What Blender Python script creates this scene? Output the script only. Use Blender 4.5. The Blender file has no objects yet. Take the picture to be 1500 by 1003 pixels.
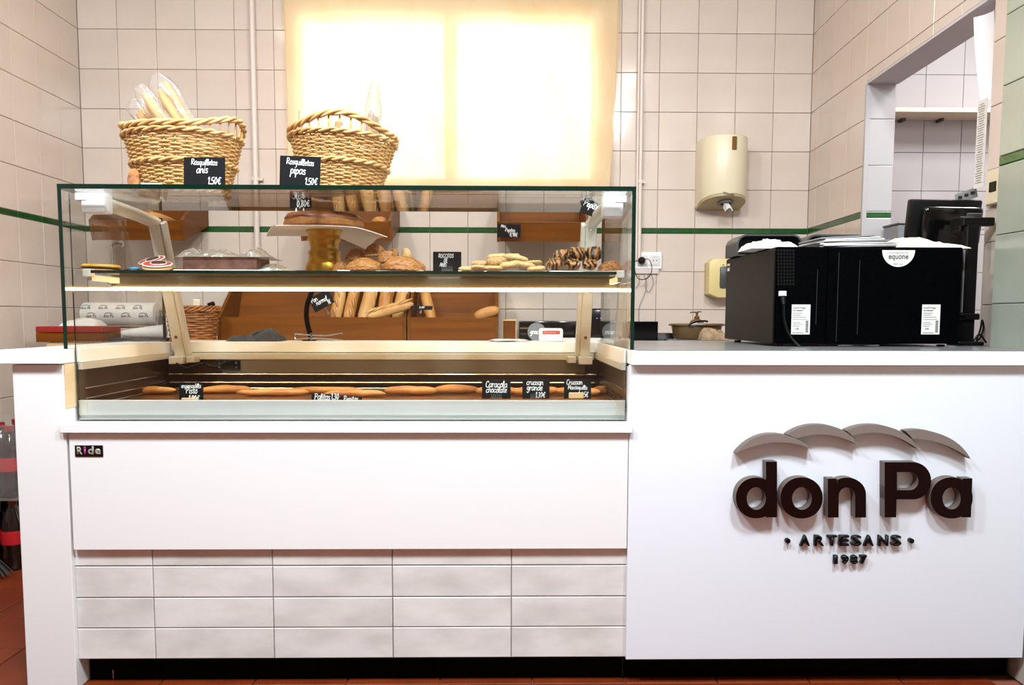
import bpy, bmesh, math, random
from mathutils import Vector, Matrix, noise
random.seed(7)
PI = math.pi
SC = bpy.context.scene
COL = SC.collection

# ------------------------------------------------------------------ camera
F, CY, YAW, PITCH, ROLL, CH, CD = 1195.08, 563.09, -0.01567, 0.08232, 0.00222, 1.02, 2.17496
_cy, _sy, _cp, _sp = math.cos(YAW), math.sin(YAW), math.cos(PITCH), math.sin(PITCH)
FW = Vector((-_sy*_cp, _cy*_cp, -_sp)); _r0 = Vector((_cy, _sy, 0)); _u0 = _r0.cross(FW)
RT = _r0*math.cos(ROLL) + _u0*math.sin(ROLL)
UP = -_r0*math.sin(ROLL) + _u0*math.cos(ROLL)
cam = bpy.data.cameras.new('camera'); camo = bpy.data.objects.new('camera', cam); COL.objects.link(camo)
cam.sensor_width = 36; cam.lens = F*36/1500; cam.shift_y = (CY-501.5)/1500; cam.clip_start = .05
camo.matrix_world = Matrix(((RT.x, UP.x, -FW.x, 0), (RT.y, UP.y, -FW.y, -CD), (RT.z, UP.z, -FW.z, CH), (0, 0, 0, 1)))
SC.camera = camo

def at(px, py, Y):
    """world point seen at a photo pixel on the plane of depth Y"""
    d = RT*((px-750)/F) + UP*((CY-py)/F) + FW
    return Vector((0, -CD, CH)) + d*((Y+CD)/d.y)
def zx(px, py, Y):
    p = at(px, py, Y); return p.x, p.z

# ------------------------------------------------------------------ light, sky, exposure
W = bpy.data.worlds.new('sky'); SC.world = W; W.use_nodes = True
bg = W.node_tree.nodes['Background']; bg.inputs[0].default_value = (1, .96, .90, 1); bg.inputs[1].default_value = 7.0
def area(name, loc, size, power, col, target=None):
    l = bpy.data.lights.new(name, 'AREA'); l.shape = 'RECTANGLE'; l.size, l.size_y = size
    l.energy = power; l.color = col
    o = bpy.data.objects.new(name, l); COL.objects.link(o); o.location = loc
    if target: o.rotation_euler = (Vector(target)-Vector(loc)).to_track_quat('-Z', 'Y').to_euler()
    return o
area('ceiling_lamp_hall_left', (-1.35, -1.35, 2.93), (.3, .3), 74, (.86, .93, 1), (-1.0, .3, .6))
area('ceiling_lamp_hall_middle', (-.15, -1.6, 2.93), (.3, .3), 72, (.84, .93, 1), (0, .3, .6))
area('ceiling_lamp_hall_right', (.95, -1.35, 2.93), (.3, .3), 69, (.86, .93, 1), (.8, .3, .6))
area('staff_side_fill', (-.6, .75, 2.93), (1.8, .25), 18, (1, .90, .78))  # added fill for the back wall, no lamp known over the staff side
area('ceiling_lamp_kitchen', (2.5, 1.1, 2.85), (.6, .6), 50, (.95, .95, 1))
area('ceiling_lamp_counter_left', (-.38, -.27, 2.95), (.22, .14), 7, (1, .95, .88))
area('ceiling_lamp_counter_right', (1.07, -.23, 2.95), (.14, .22), 5, (1, .95, .88))
SC.view_settings.view_transform = 'Standard'; SC.view_settings.look = 'None'
SC.view_settings.gamma = 1; SC.view_settings.use_curve_mapping = False
SC.view_settings.exposure = 0.0
SC.cycles.transparent_max_bounces = 32
SC.cycles.max_bounces = 10
SC.cycles.sample_clamp_indirect = 6

# ------------------------------------------------------------------ materials
def lin(h):
    h = h.lstrip('#'); o = []
    for i in (0, 2, 4):
        v = int(h[i:i+2], 16)/255
        o.append(v/12.92 if v <= .04045 else ((v+.055)/1.055)**2.4)
    return (*o, 1)
def mat(name, c1, rough=.5, metal=0, c2=None, scale=(5, 5, 5), fac=(.35, .65), bump=0, bscale=None, spec=.5, detail=4, per_object=0, coat=0, emit=0, sss=0, dist=0, rnd_off=False):
    m = bpy.data.materials.new(name); m.use_nodes = True; n = m.node_tree; N = n.nodes; L = n.links
    b = N['Principled BSDF']
    b.inputs['Base Color'].default_value = lin(c1); b.inputs['Roughness'].default_value = rough; b.inputs['Metallic'].default_value = metal
    b.inputs['Specular IOR Level'].default_value = spec; b.inputs['Coat Weight'].default_value = coat
    if sss:
        b.inputs['Subsurface Weight'].default_value = sss; b.inputs['Subsurface Scale'].default_value = .01
    if emit:
        b.inputs['Emission Color'].default_value = lin(c1); b.inputs['Emission Strength'].default_value = emit
    tc = N.new('ShaderNodeTexCoord'); col = None; vec = tc.outputs['Object']
    if rnd_off:
        oi = N.new('ShaderNodeObjectInfo'); mu = N.new('ShaderNodeMath'); mu.operation = 'MULTIPLY'; mu.inputs[1].default_value = 37
        L.new(oi.outputs['Random'], mu.inputs[0]); va = N.new('ShaderNodeVectorMath'); va.operation = 'ADD'
        L.new(vec, va.inputs[0]); L.new(mu.outputs[0], va.inputs[1]); vec = va.outputs[0]
    if c2 or bump:
        mp = N.new('ShaderNodeMapping'); mp.inputs['Scale'].default_value = scale; L.new(vec, mp.inputs[0])
        nz = N.new('ShaderNodeTexNoise'); nz.inputs['Scale'].default_value = 1; nz.inputs['Detail'].default_value = detail; nz.inputs['Distortion'].default_value = dist
        L.new(mp.outputs[0], nz.inputs[0])
    if c2:
        r = N.new('ShaderNodeValToRGB'); r.color_ramp.elements[0].position = fac[0]; r.color_ramp.elements[1].position = fac[1]
        r.color_ramp.elements[0].color = lin(c1); r.color_ramp.elements[1].color = lin(c2)
        L.new(nz.outputs[0], r.inputs[0]); col = r.outputs[0]
    if per_object:
        oi = N.new('ShaderNodeObjectInfo'); hs = N.new('ShaderNodeHueSaturation')
        mr = N.new('ShaderNodeMapRange'); mr.inputs[3].default_value = 1-per_object; mr.inputs[4].default_value = 1+per_object
        L.new(oi.outputs['Random'], mr.inputs[0]); L.new(mr.outputs[0], hs.inputs['Value'])
        if col: L.new(col, hs.inputs['Color'])
        else: hs.inputs['Color'].default_value = lin(c1)
        col = hs.outputs[0]
    if col: L.new(col, b.inputs['Base Color'])
    if bump:
        src = nz
        if bscale:
            mp2 = N.new('ShaderNodeMapping'); mp2.inputs['Scale'].default_value = bscale; L.new(vec, mp2.inputs[0])
            src = N.new('ShaderNodeTexNoise'); src.inputs['Scale'].default_value = 1; src.inputs['Detail'].default_value = detail; L.new(mp2.outputs[0], src.inputs[0])
        bp = N.new('ShaderNodeBump'); bp.inputs['Strength'].default_value = bump; bp.inputs['Distance'].default_value = .004
        L.new(src.outputs[0], bp.inputs['Height']); L.new(bp.outputs[0], b.inputs['Normal'])
    return m
def schlick(m, N, L, f0):
    g = N.new('ShaderNodeNewGeometry'); d = N.new('ShaderNodeVectorMath'); d.operation = 'DOT_PRODUCT'
    L.new(g.outputs['Normal'], d.inputs[0]); L.new(g.outputs['Incoming'], d.inputs[1])
    a = N.new('ShaderNodeMath'); a.operation = 'ABSOLUTE'; L.new(d.outputs['Value'], a.inputs[0])
    s = N.new('ShaderNodeMath'); s.operation = 'SUBTRACT'; s.inputs[0].default_value = 1; L.new(a.outputs[0], s.inputs[1])
    p = N.new('ShaderNodeMath'); p.operation = 'POWER'; p.inputs[1].default_value = 5; L.new(s.outputs[0], p.inputs[0])
    k = N.new('ShaderNodeMath'); k.operation = 'MULTIPLY_ADD'; k.inputs[1].default_value = 1-f0; k.inputs[2].default_value = f0; L.new(p.outputs[0], k.inputs[0])
    k.use_clamp = True
    return k.outputs[0]
def clear(name, tint='FFFFFF', f0=.04, rough=.0, haze=0, hazecol='FFFFFF', bump=0):
    """thin clear sheet: transparent with Fresnel reflections, optional milky haze"""
    m = bpy.data.materials.new(name); m.use_nodes = True; n = m.node_tree; N = n.nodes; L = n.links
    N.remove(N['Principled BSDF']); out = N['Material Output']
    t = N.new('ShaderNodeBsdfTransparent'); t.inputs[0].default_value = lin(tint)
    g = N.new('ShaderNodeBsdfGlossy'); g.inputs['Roughness'].default_value = rough
    mx = N.new('ShaderNodeMixShader'); L.new(schlick(m, N, L, f0), mx.inputs[0])
    base = t.outputs[0]
    if haze:
        df = N.new('ShaderNodeBsdfDiffuse'); df.inputs[0].default_value = lin(hazecol)
        tl = N.new('ShaderNodeBsdfTranslucent'); tl.inputs[0].default_value = lin(hazecol)
        m2 = N.new('ShaderNodeMixShader'); m2.inputs[0].default_value = .2; L.new(df.outputs[0], m2.inputs[1]); L.new(tl.outputs[0], m2.inputs[2])
        m3 = N.new('ShaderNodeMixShader'); m3.inputs[0].default_value = haze; L.new(base, m3.inputs[1]); L.new(m2.outputs[0], m3.inputs[2]); base = m3.outputs[0]
    if bump:
        nz = N.new('ShaderNodeTexNoise'); nz.inputs['Scale'].default_value = 45; tc = N.new('ShaderNodeTexCoord'); L.new(tc.outputs['Object'], nz.inputs[0])
        bp = N.new('ShaderNodeBump'); bp.inputs['Strength'].default_value = bump; bp.inputs['Distance'].default_value = .006; L.new(nz.outputs[0], bp.inputs['Height']); L.new(bp.outputs[0], g.inputs['Normal'])
    L.new(base, mx.inputs[1]); L.new(g.outputs[0], mx.inputs[2]); L.new(mx.outputs[0], out.inputs[0])
    return m
def wood(name, c1, c2, axis=0, rough=.45):
    s = [26, 26, 26]; s[axis] = 1.6
    return mat(name, c1, rough, c2=c2, scale=tuple(s), fac=(.3, .7), bump=.08, detail=6, dist=.6, rnd_off=True, spec=.15)
def fabric_blind():
    m = bpy.data.materials.new('blind_cloth'); m.use_nodes = True; N = m.node_tree.nodes; L = m.node_tree.links
    N.remove(N['Principled BSDF']); out = N['Material Output']
    tc = N.new('ShaderNodeTexCoord'); mp = N.new('ShaderNodeMapping'); mp.inputs['Scale'].default_value = (3, 1, 2); nz = N.new('ShaderNodeTexNoise'); nz.inputs['Scale'].default_value = 1.6; nz.inputs['Detail'].default_value = 6
    L.new(tc.outputs['Object'], mp.inputs[0]); L.new(mp.outputs[0], nz.inputs[0])
    r = N.new('ShaderNodeValToRGB'); r.color_ramp.elements[0].position = .35; r.color_ramp.elements[1].position = .6
    r.color_ramp.elements[0].color = lin('E0C49A'); r.color_ramp.elements[1].color = lin('EAD3AE'); L.new(nz.outputs[0], r.inputs[0])
    d = N.new('ShaderNodeBsdfDiffuse'); L.new(r.outputs[0], d.inputs[0])
    t = N.new('ShaderNodeBsdfTranslucent'); L.new(r.outputs[0], t.inputs[0])
    tr = N.new('ShaderNodeBsdfTransparent'); tr.inputs[0].default_value = (1, .97, .9, 1)
    a = N.new('ShaderNodeMixShader'); a.inputs[0].default_value = .34; L.new(d.outputs[0], a.inputs[1]); L.new(t.outputs[0], a.inputs[2])
    b = N.new('ShaderNodeMixShader'); b.inputs[0].default_value = .06; L.new(a.outputs[0], b.inputs[1]); L.new(tr.outputs[0], b.inputs[2])
    L.new(b.outputs[0], out.inputs[0]); return m
def stripes(name, c1, c2, rough=.35, scale=1.3, dist=5):
    """dark chocolate bands drizzled over a golden crust"""
    m = mat(name, c1, rough, rnd_off=True); N = m.node_tree.nodes; L = m.node_tree.links; b = N['Principled BSDF']
    tc = N.new('ShaderNodeTexCoord'); oi = N.new('ShaderNodeObjectInfo'); va = N.new('ShaderNodeVectorMath'); va.operation = 'ADD'
    mu = N.new('ShaderNodeMath'); mu.operation = 'MULTIPLY'; mu.inputs[1].default_value = 13; L.new(oi.outputs['Random'], mu.inputs[0])
    L.new(tc.outputs['Object'], va.inputs[0]); L.new(mu.outputs[0], va.inputs[1])
    w = N.new('ShaderNodeTexWave'); w.inputs['Scale'].default_value = scale; w.inputs['Distortion'].default_value = dist; w.inputs['Detail'].default_value = 2; w.inputs['Detail Scale'].default_value = 1.5
    L.new(va.outputs[0], w.inputs[0])
    r = N.new('ShaderNodeValToRGB'); r.color_ramp.elements[0].position = .42; r.color_ramp.elements[1].position = .52
    r.color_ramp.elements[0].color = lin(c1); r.color_ramp.elements[1].color = lin(c2); L.new(w.outputs[0], r.inputs[0])
    L.new(r.outputs[0], b.inputs['Base Color'])
    bp = N.new('ShaderNodeBump'); bp.inputs['Strength'].default_value = .5; bp.inputs['Distance'].default_value = .004; L.new(w.outputs[0], bp.inputs['Height']); L.new(bp.outputs[0], b.inputs['Normal'])
    return m

M = {}
M['tile'] = mat('glazed_pink_tile', 'C9B9AB', .12, c2='CFC0B3', scale=(4, 4, 4), per_object=.025, bump=.03, bscale=(9, 9, 9))
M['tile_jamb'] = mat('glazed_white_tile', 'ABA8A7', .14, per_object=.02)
M['tile_shaded'] = mat('shade_toned_tile', '868D80', .12, c2='92988B', scale=(3, 3, 3), per_object=.03, bump=.03, bscale=(9, 9, 9))  # the wall's shade and greenish light are put into this tile colour
M['green'] = mat('green_border_tile', '10431B', .15, c2='1E5527', scale=(14, 14, 14), per_object=.15)
M['grout'] = mat('grout', '8B7467', .9)
M['grout_grey'] = mat('grout_light', 'A9A79B', .9)
M['plaster'] = mat('plaster', 'D9D4D0', .8)
M['lintel'] = mat('lintel_paint', 'BDBABD', .6)
M['ceiling'] = mat('ceiling_paint', 'E8E4DE', .9)
M['hallwall'] = mat('hall_wall_paint', 'B9AFA4', .8)
M['terracotta'] = mat('terracotta_floor', '662407', .42, c2='752E0E', scale=(7, 7, 7), per_object=.1, bump=.06)
M['white'] = mat('white_laminate', 'E5E5E4', .34)
M['whitecool'] = mat('cool_white_laminate', 'E1E5EC', .34)
M['whiteplastic'] = mat('white_plastic', 'E9E9EA', .35)
M['whitetop'] = mat('white_counter_board', 'EEECE8', .35)
M['creamwood'] = mat('raw_edge_board', 'D9C4A0', .6, c2='CDB58D', scale=(8, 8, 30), bump=.05)
M['blacklam'] = mat('black_plinth', '020202', .6, spec=.05)
M['brick'] = mat('marbled_wall_tile', 'C6C3BE', .22, c2='DEDCD8', scale=(6, 6, 14), fac=(.3, .62), per_object=.02, bump=.06, detail=5, rnd_off=True)
M['redgrout'] = mat('red_brown_grout', '8A4A36', .9)
M['alu'] = mat('brushed_aluminium', 'E4E6E2', .33, .45, c2='D8DAD8', scale=(2, 60, 60))
M['aluled'] = mat('lamp_profile_paint', '5E5445', .5, .3)
M['alupaint'] = mat('painted_aluminium', 'CFC9BC', .4, .25)
M['steel'] = mat('stainless_steel', 'B9BABA', .18, 1, c2='A4A6A6', scale=(2, 30, 30))
M['steelgrey'] = mat('grey_worktop_sheet', '8C8E90', .24, .5)
M['chrome'] = mat('chrome', 'DDDDDD', .08, 1)
M['darkwell'] = mat('dark_well_lining', '2A1509', .34, c2='2E1B10', scale=(3, 20, 20))
M['welldeck'] = mat('well_deck_metal', '8A5A30', .28, .8)
M['panelpvc'] = mat('taupe_control_panel', '776B5B', .3, .3)
M['glass'] = clear('case_glass', 'FBFCFB')
M['glass_edge'] = mat('green_glass_edge', '04231A', .08, coat=.6)
M['film'] = clear('clear_bag_film', 'FBFBFB', f0=.07, rough=.12, haze=.10, bump=.8)
M['film_thick'] = clear('milky_bag_film', 'F4F4F2', f0=.08, rough=.18, haze=.36, hazecol='E6DCCB', bump=.8)
M['acrylic'] = clear('clear_acrylic', 'F2F4F4', f0=.08, rough=.05, haze=.06)
M['pane'] = clear('window_glass', 'F8F8F6')
M['blind'] = fabric_blind()
M['blindhem'] = mat('blind_hem', 'D9B98A', .9)
M['winframe'] = mat('window_frame_paint', 'D8C6A6', .5)
M['led'] = mat('led_diffuser', 'FFDDA0', .5, emit=75)
M['wood'] = wood('oak_board', '5C2F03', '78420A', 0)
M['wood_side'] = wood('oak_board_side', '593007', '70400F', 1)
M['wood_light'] = wood('pale_wood', 'C9A774', 'D6B787', 0)
M['wicker'] = mat('straw_wicker', 'B98B4E', .55, c2='D9B477', scale=(30, 30, 60), fac=(.3, .7), bump=.1, rnd_off=True)
M['wicker_rim'] = mat('straw_wicker_rim', 'BE9156', .55, c2='DDBA80', scale=(25, 25, 25), bump=.1)
M['wicker_brown'] = mat('brown_wicker', '7D4A24', .5, c2='A8692F', scale=(30, 30, 60), bump=.1)
M['board'] = mat('chalkboard_black', '08090B', .6, spec=.15)
M['chalk'] = mat('white_chalk_ink', 'F2F2EE', .7)
M['gold'] = mat('gold_metal', 'C99A3C', .3, 1)
M['cardboard'] = mat('cake_card', 'D6CABF', .7)
M['cake'] = mat('brown_cake', '5E2C10', .45, c2='8A4A1C', scale=(22, 22, 22), bump=.4)
M['crumb'] = mat('cake_crumb', '8A5524', .8, c2='A56B31', scale=(60, 60, 60), bump=.8)
M['brownie'] = mat('cocoa_slab', '5A382B', .8, c2='7A5140', scale=(45, 45, 45), bump=.7)
M['crust'] = mat('golden_crust', '9A5A22', .5, c2='C48C48', scale=(9, 18, 18), fac=(.3, .62), bump=.3, bscale=(30, 30, 30), rnd_off=True)
M['crust_pale'] = mat('pale_crust', 'B27638', .55, c2='D3A766', scale=(7, 12, 12), fac=(.3, .65), bump=.25, bscale=(30, 30, 30), rnd_off=True)
M['pastry'] = mat('sugared_pastry', '7A4317', .55, c2='BC8040', scale=(9, 9, 9), fac=(.3, .65), bump=.5, rnd_off=True)
M['biscuit'] = mat('pale_biscuit', 'B98A50', .6, c2='D4B27C', scale=(7, 7, 7), fac=(.3, .6), bump=.25, rnd_off=True)
M['stick'] = mat('breadstick', 'B88740', .6, c2='CFA35F', scale=(18, 18, 8), bump=.2, rnd_off=True)
M['stick_brown'] = mat('seeded_breadstick', '7D5425', .6, c2='A87A3C', scale=(30, 30, 20), bump=.3, rnd_off=True)
M['choc'] = stripes('chocolate_striped_pastry', '2A140A', 'A8733A', scale=.8, dist=9)
M['crunch'] = mat('crunchy_cookie', '6E3A1A', .7, c2='B47A42', scale=(40, 40, 40), fac=(.35, .6), bump=.9)
M['crunch_u'] = mat('crunchy_crumb', '5E2F12', .7, c2='A86E38', scale=(9, 9, 9), fac=(.35, .6), bump=1)
M['icing_yellow'] = mat('yellow_icing', 'E0A93A', .4)
M['icing_black'] = mat('dark_icing', '1C1412', .4)
M['icing_red'] = mat('red_icing', 'C8432B', .35)
M['icing_white'] = mat('white_icing', 'F0E9E4', .35)
M['icing_brown'] = mat('brown_icing', '42201A', .35)
M['icing_blue'] = mat('blue_icing', '3B97C4', .35)
M['paper'] = mat('white_paper', 'D6D2CC', .85)
M['paper_cream'] = mat('cream_paper', 'D8CDB8', .85)
M['paper_grey'] = mat('grey_print_paper', '8A8A88', .8)
M['ink'] = mat('black_ink', '202020', .6)
M['inkgrey'] = mat('grey_ink', '6A6A6A', .6)
M['black'] = mat('black_plastic', '050506', .42, spec=.25)
M['blackmetal'] = mat('black_speckled_metal', '000001', .6, c2='020307', scale=(240, 240, 240), fac=(.5, .7), spec=.03)
M['brownside'] = mat('brown_black_side', '070402', .42, spec=.25)
M['blackgloss'] = mat('black_gloss', '070708', .12)
M['seam'] = mat('panel_seam', '2A2A2C', .5)
M['darkgrey'] = mat('dark_grey_plastic', '3A3B3D', .4)
M['greybox'] = mat('mid_grey_plastic', '75777A', .5)
M['cloth'] = mat('charcoal_cloth', '33353A', .95, c2='44474C', scale=(60, 60, 60), bump=.5)
M['rag'] = mat('brown_rag', '7A6048', .95, c2='9A8468', scale=(40, 40, 40), bump=.5)
M['rag_white'] = mat('white_rag', 'D9D4CC', .95, bump=.5, scale=(30, 30, 30))
M['beige'] = mat('beige_dispenser_plastic', 'D6CAAC', .36)
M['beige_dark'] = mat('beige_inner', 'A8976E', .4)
M['yellowplastic'] = mat('yellowed_plastic', 'D2BE82', .4)
M['amber'] = mat('smoked_amber', '6A4612', .15)
M['brownbin'] = mat('brown_plastic_bin', '5C4426', .35)
M['soap'] = mat('brown_soap', '6A4A26', .2, coat=.5)
M['red'] = mat('red_plastic', '8E1B16', .4)
M['redlabel'] = mat('red_label', 'B71C22', .4)
M['cola'] = mat('dark_bottle', '1C0E0A', .08, coat=.5)
M['bristle'] = mat('grey_bristle', '3C3B38', .9)
M['pipe'] = mat('painted_pipe', 'D2C3B8', .4)
M['letter'] = mat('wenge_letter', '160504', .4, spec=.1)
M['letter_side'] = mat('taupe_letter_edge', '5F534B', .6)
M['arc'] = mat('taupe_sign_board', '766A62', .6)
M['magenta'] = mat('magenta_print', 'C0308A', .5)
M['badgegrey'] = mat('badge_grey', 'A8A39A', .4)
M['curtain'] = mat('white_sheet_plastic', 'DCDCE0', .6)
M['olive'] = mat('olive_card', '6A6450', .8)

# ------------------------------------------------------------------ builders
def rotm(r): return Matrix.Rotation(r[2], 4, 'Z') @ Matrix.Rotation(r[1], 4, 'Y') @ Matrix.Rotation(r[0], 4, 'X')
class B:
    def __init__(s): s.bm = bmesh.new()
    def _fin(s, vs, T, mi, bevel, seg):
        fs = {f for v in vs for f in v.link_faces}
        for f in fs: f.material_index = mi
        if bevel:
            es = list({e for v in vs for e in v.link_edges})
            r = bmesh.ops.bevel(s.bm, geom=es, offset=bevel, segments=seg, affect='EDGES', profile=.5)
            vs = list({v for f in r['faces'] for v in f.verts} | {v for v in vs if v.is_valid})
            for v in vs:
                for f in v.link_faces: f.material_index = mi
        if T is not None: bmesh.ops.transform(s.bm, matrix=T, verts=vs)
        return s
    def box(s, c, sz, rot=None, bevel=0, mi=0, seg=1):
        r = bmesh.ops.create_cube(s.bm, size=1); vs = r['verts']
        bmesh.ops.transform(s.bm, matrix=Matrix.Diagonal((*sz, 1)), verts=vs)
        T = Matrix.Translation(c) @ (rotm(rot) if rot else Matrix())
        return s._fin(vs, T, mi, bevel, seg)
    def tube(s, pts, r, n=8, closed=False, mi=0, cap=True, flat=1.0):
        P = [Vector(p) for p in pts]; k = len(P); rr = r if isinstance(r, (list, tuple)) else [r]*k
        rings = []; nrm = None
        for i in range(k):
            a = P[(i-1) % k] if (closed or i > 0) else P[i]; b = P[(i+1) % k] if (closed or i < k-1) else P[i]
            t = (b-a); t = t.normalized() if t.length > 1e-9 else Vector((0, 0, 1))
            if nrm is None:
                nrm = t.cross(Vector((0, 0, 1)))
                if nrm.length < 1e-3: nrm = t.cross(Vector((0, 1, 0)))
            nrm = (nrm - t*nrm.dot(t)).normalized(); bn = t.cross(nrm)
            rings.append([s.bm.verts.new(P[i] + nrm*(math.cos(2*PI*j/n)*rr[i]) + bn*(math.sin(2*PI*j/n)*rr[i]*flat)) for j in range(n)])
        for i in range(k if closed else k-1):
            A, C = rings[i], rings[(i+1) % k]
            for j in range(n):
                try:
                    f = s.bm.faces.new((A[j], A[(j+1) % n], C[(j+1) % n], C[j])); f.material_index = mi
                except ValueError: pass
        if cap and not closed:
            for rg in (rings[0][::-1], rings[-1]):
                f = s.bm.faces.new(rg); f.material_index = mi
        return s
    def lathe(s, prof, n=24, mi=0, c=(0, 0, 0), sx=1, sy=1, rot=None):
        rings = []; vs = []
        for (r, z) in prof:
            if r < 1e-6: rg = [s.bm.verts.new((0, 0, z))]
            else: rg = [s.bm.verts.new((r*sx*math.cos(2*PI*j/n), r*sy*math.sin(2*PI*j/n), z)) for j in range(n)]
            rings.append(rg); vs += rg
        for A, C in zip(rings, rings[1:]):
            for j in range(n):
                a, b, c2, d = A[j % len(A)], A[(j+1) % len(A)], C[(j+1) % len(C)], C[j % len(C)]
                q = []
                for v in (a, b, c2, d):
                    if v not in q: q.append(v)
                if len(q) > 2: s.bm.faces.new(q).material_index = mi
        T = Matrix.Translation(c) @ (rotm(rot) if rot else Matrix())
        bmesh.ops.transform(s.bm, matrix=T, verts=vs); return s
    def prism(s, poly, d0, d1, axis='y', mi=0, bevel=0, side=None):
        """poly: 2D outline; axis y -> (x,z), x -> (y,z), z -> (x,y)"""
        def p3(p, d): return (p[0], d, p[1]) if axis == 'y' else (d, p[0], p[1]) if axis == 'x' else (p[0], p[1], d)
        a = [s.bm.verts.new(p3(p, d0)) for p in poly]; b = [s.bm.verts.new(p3(p, d1)) for p in poly]; k = len(poly)
        fs = [s.bm.faces.new(a), s.bm.faces.new(b[::-1])]
        for i in range(k):
            f = s.bm.faces.new((a[i], b[i], b[(i+1) % k], a[(i+1) % k])); f.material_index = mi if side is None else side
        for f in fs: f.material_index = mi
        if bevel:
            es = [e for f in fs for e in f.edges]
            bmesh.ops.bevel(s.bm, geom=list(set(es)), offset=bevel, segments=2, affect='EDGES', profile=.5)
        return s
    def ring(s, outer, inner, d0, d1, axis='y', mi=0, side=None):
        """outline with a hole, both loops of equal length"""
        def p3(p, d): return (p[0], d, p[1]) if axis == 'y' else (d, p[0], p[1]) if axis == 'x' else (p[0], p[1], d)
        k = len(outer); V = [[s.bm.verts.new(p3(p, d)) for p in lp] for lp in (outer, inner) for d in (d0, d1)]
        o0, o1, i0, i1 = V; sd = mi if side is None else side
        for j in range(k):
            q = (j+1) % k
            for vs, m in (((o0[j], o0[q], i0[q], i0[j]), mi), ((o1[j], i1[j], i1[q], o1[q]), mi), ((o0[j], o1[j], o1[q], o0[q]), sd), ((i0[j], i0[q], i1[q], i1[j]), sd)):
                s.bm.faces.new(vs).material_index = m
        return s
    def mesh(s, me, T=None):
        s.bm.from_mesh(me); return s
    def noise(s, amp, scale, seed=0):
        for v in s.bm.verts:
            v.co += noise.noise_vector(v.co*scale + Vector((seed*7.3, seed*3.1, seed)))*amp
        return s
    def out(s, name, mats, parent=None, smooth=False, loc=None, rot=None, label=None, kind=None, ang=.7):
        bmesh.ops.recalc_face_normals(s.bm, faces=s.bm.faces)
        me = bpy.data.meshes.new(name); s.bm.to_mesh(me); s.bm.free()
        for m in (mats if isinstance(mats, (list, tuple)) else [mats]): me.materials.append(m)
        if smooth:
            me.shade_smooth(); me.set_sharp_from_angle(angle=ang)
        return link(name, me, parent, loc, rot, label, kind)
def link(name, me, parent=None, loc=None, rot=None, label=None, kind=None):
    o = bpy.data.objects.new(name, me); COL.objects.link(o)
    if parent: o.parent = parent
    if loc is not None: o.location = loc
    if rot is not None: o.rotation_euler = rot
    if label: o['label'] = label
    if kind: o['kind'] = kind
    return o
def tag(o, label, cat, group=None):
    o['label'] = label; o['category'] = cat
    if group: o['group'] = group
    return o
def thing(name, label, cat, loc=(0, 0, 0), rot=(0, 0, 0), group=None):
    o = bpy.data.objects.new(name, None); COL.objects.link(o); o.empty_display_size = .05
    o.location = loc; o.rotation_euler = rot
    return tag(o, label, cat, group)
def struct(o): o['kind'] = 'structure'; return o
def dup(root, loc, rot, label=None, group=None, scale=None):
    r = root.copy(); COL.objects.link(r); r.location = loc; r.rotation_euler = rot
    if scale: r.scale = scale
    if label: r['label'] = label
    if group: r['group'] = group
    for ch in list(root.children):
        c = ch.copy(); COL.objects.link(c); c.parent = r
        for g in ch.children:
            d = g.copy(); COL.objects.link(d); d.parent = c
    return r
def setname(o): return o

def smoothpts(pts, n=4, closed=False):
    P = [Vector(p) for p in pts]; k = len(P); out = []
    for i in range(k if closed else k-1):
        p0 = P[(i-1) % k] if closed or i > 0 else P[0]; p1 = P[i]; p2 = P[(i+1) % k]; p3 = P[(i+2) % k] if closed or i < k-2 else P[k-1]
        for j in range(n):
            t = j/n
            out.append(.5*((2*p1)+(p2-p0)*t+(2*p0-5*p1+4*p2-p3)*t*t+(3*p1-p0-3*p2+p3)*t*t*t))
    if not closed: out.append(P[-1])
    return out

# typeset text as mesh, fitted to a width x height box centred on the origin in the XZ plane, facing -Y
def text_mesh(body, w=None, h=None, depth=.0004, bold=0.0):
    c = bpy.data.curves.new('text', 'FONT'); c.body = body; c.size = 1; c.resolution_u = 3; c.offset = bold
    o = bpy.data.objects.new('text', c); COL.objects.link(o)
    dg = bpy.context.evaluated_depsgraph_get(); me = bpy.data.meshes.new_from_object(o.evaluated_get(dg))
    bpy.data.objects.remove(o); bpy.data.curves.remove(c)
    xs = [v.co.x for v in me.vertices]; ys = [v.co.y for v in me.vertices]
    x0, x1, y0, y1 = min(xs), max(xs), min(ys), max(ys)
    if w is None: kx = ky = h/(y1-y0)
    elif h is None: kx = ky = w/(x1-x0)
    else: kx, ky = w/(x1-x0), h/(y1-y0)
    bm = bmesh.new(); bm.from_mesh(me); bpy.data.meshes.remove(me)
    for v in bm.verts: v.co = Vector(((v.co.x-(x0+x1)/2)*kx, 0, (v.co.y-(y0+y1)/2)*ky))
    r = bmesh.ops.extrude_face_region(bm, geom=list(bm.faces))
    for v in (g for g in r['geom'] if isinstance(g, bmesh.types.BMVert)): v.co.y = -depth
    return bm
def text(name, body, parent, mat_, loc, w=None, h=None, depth=.0004, bold=0.0, rot=None, label=None):
    b = B(); b.bm.free(); b.bm = text_mesh(body, w, h, depth, bold)
    return b.out(name, mat_, parent, loc=loc, rot=rot, label=label)

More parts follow.
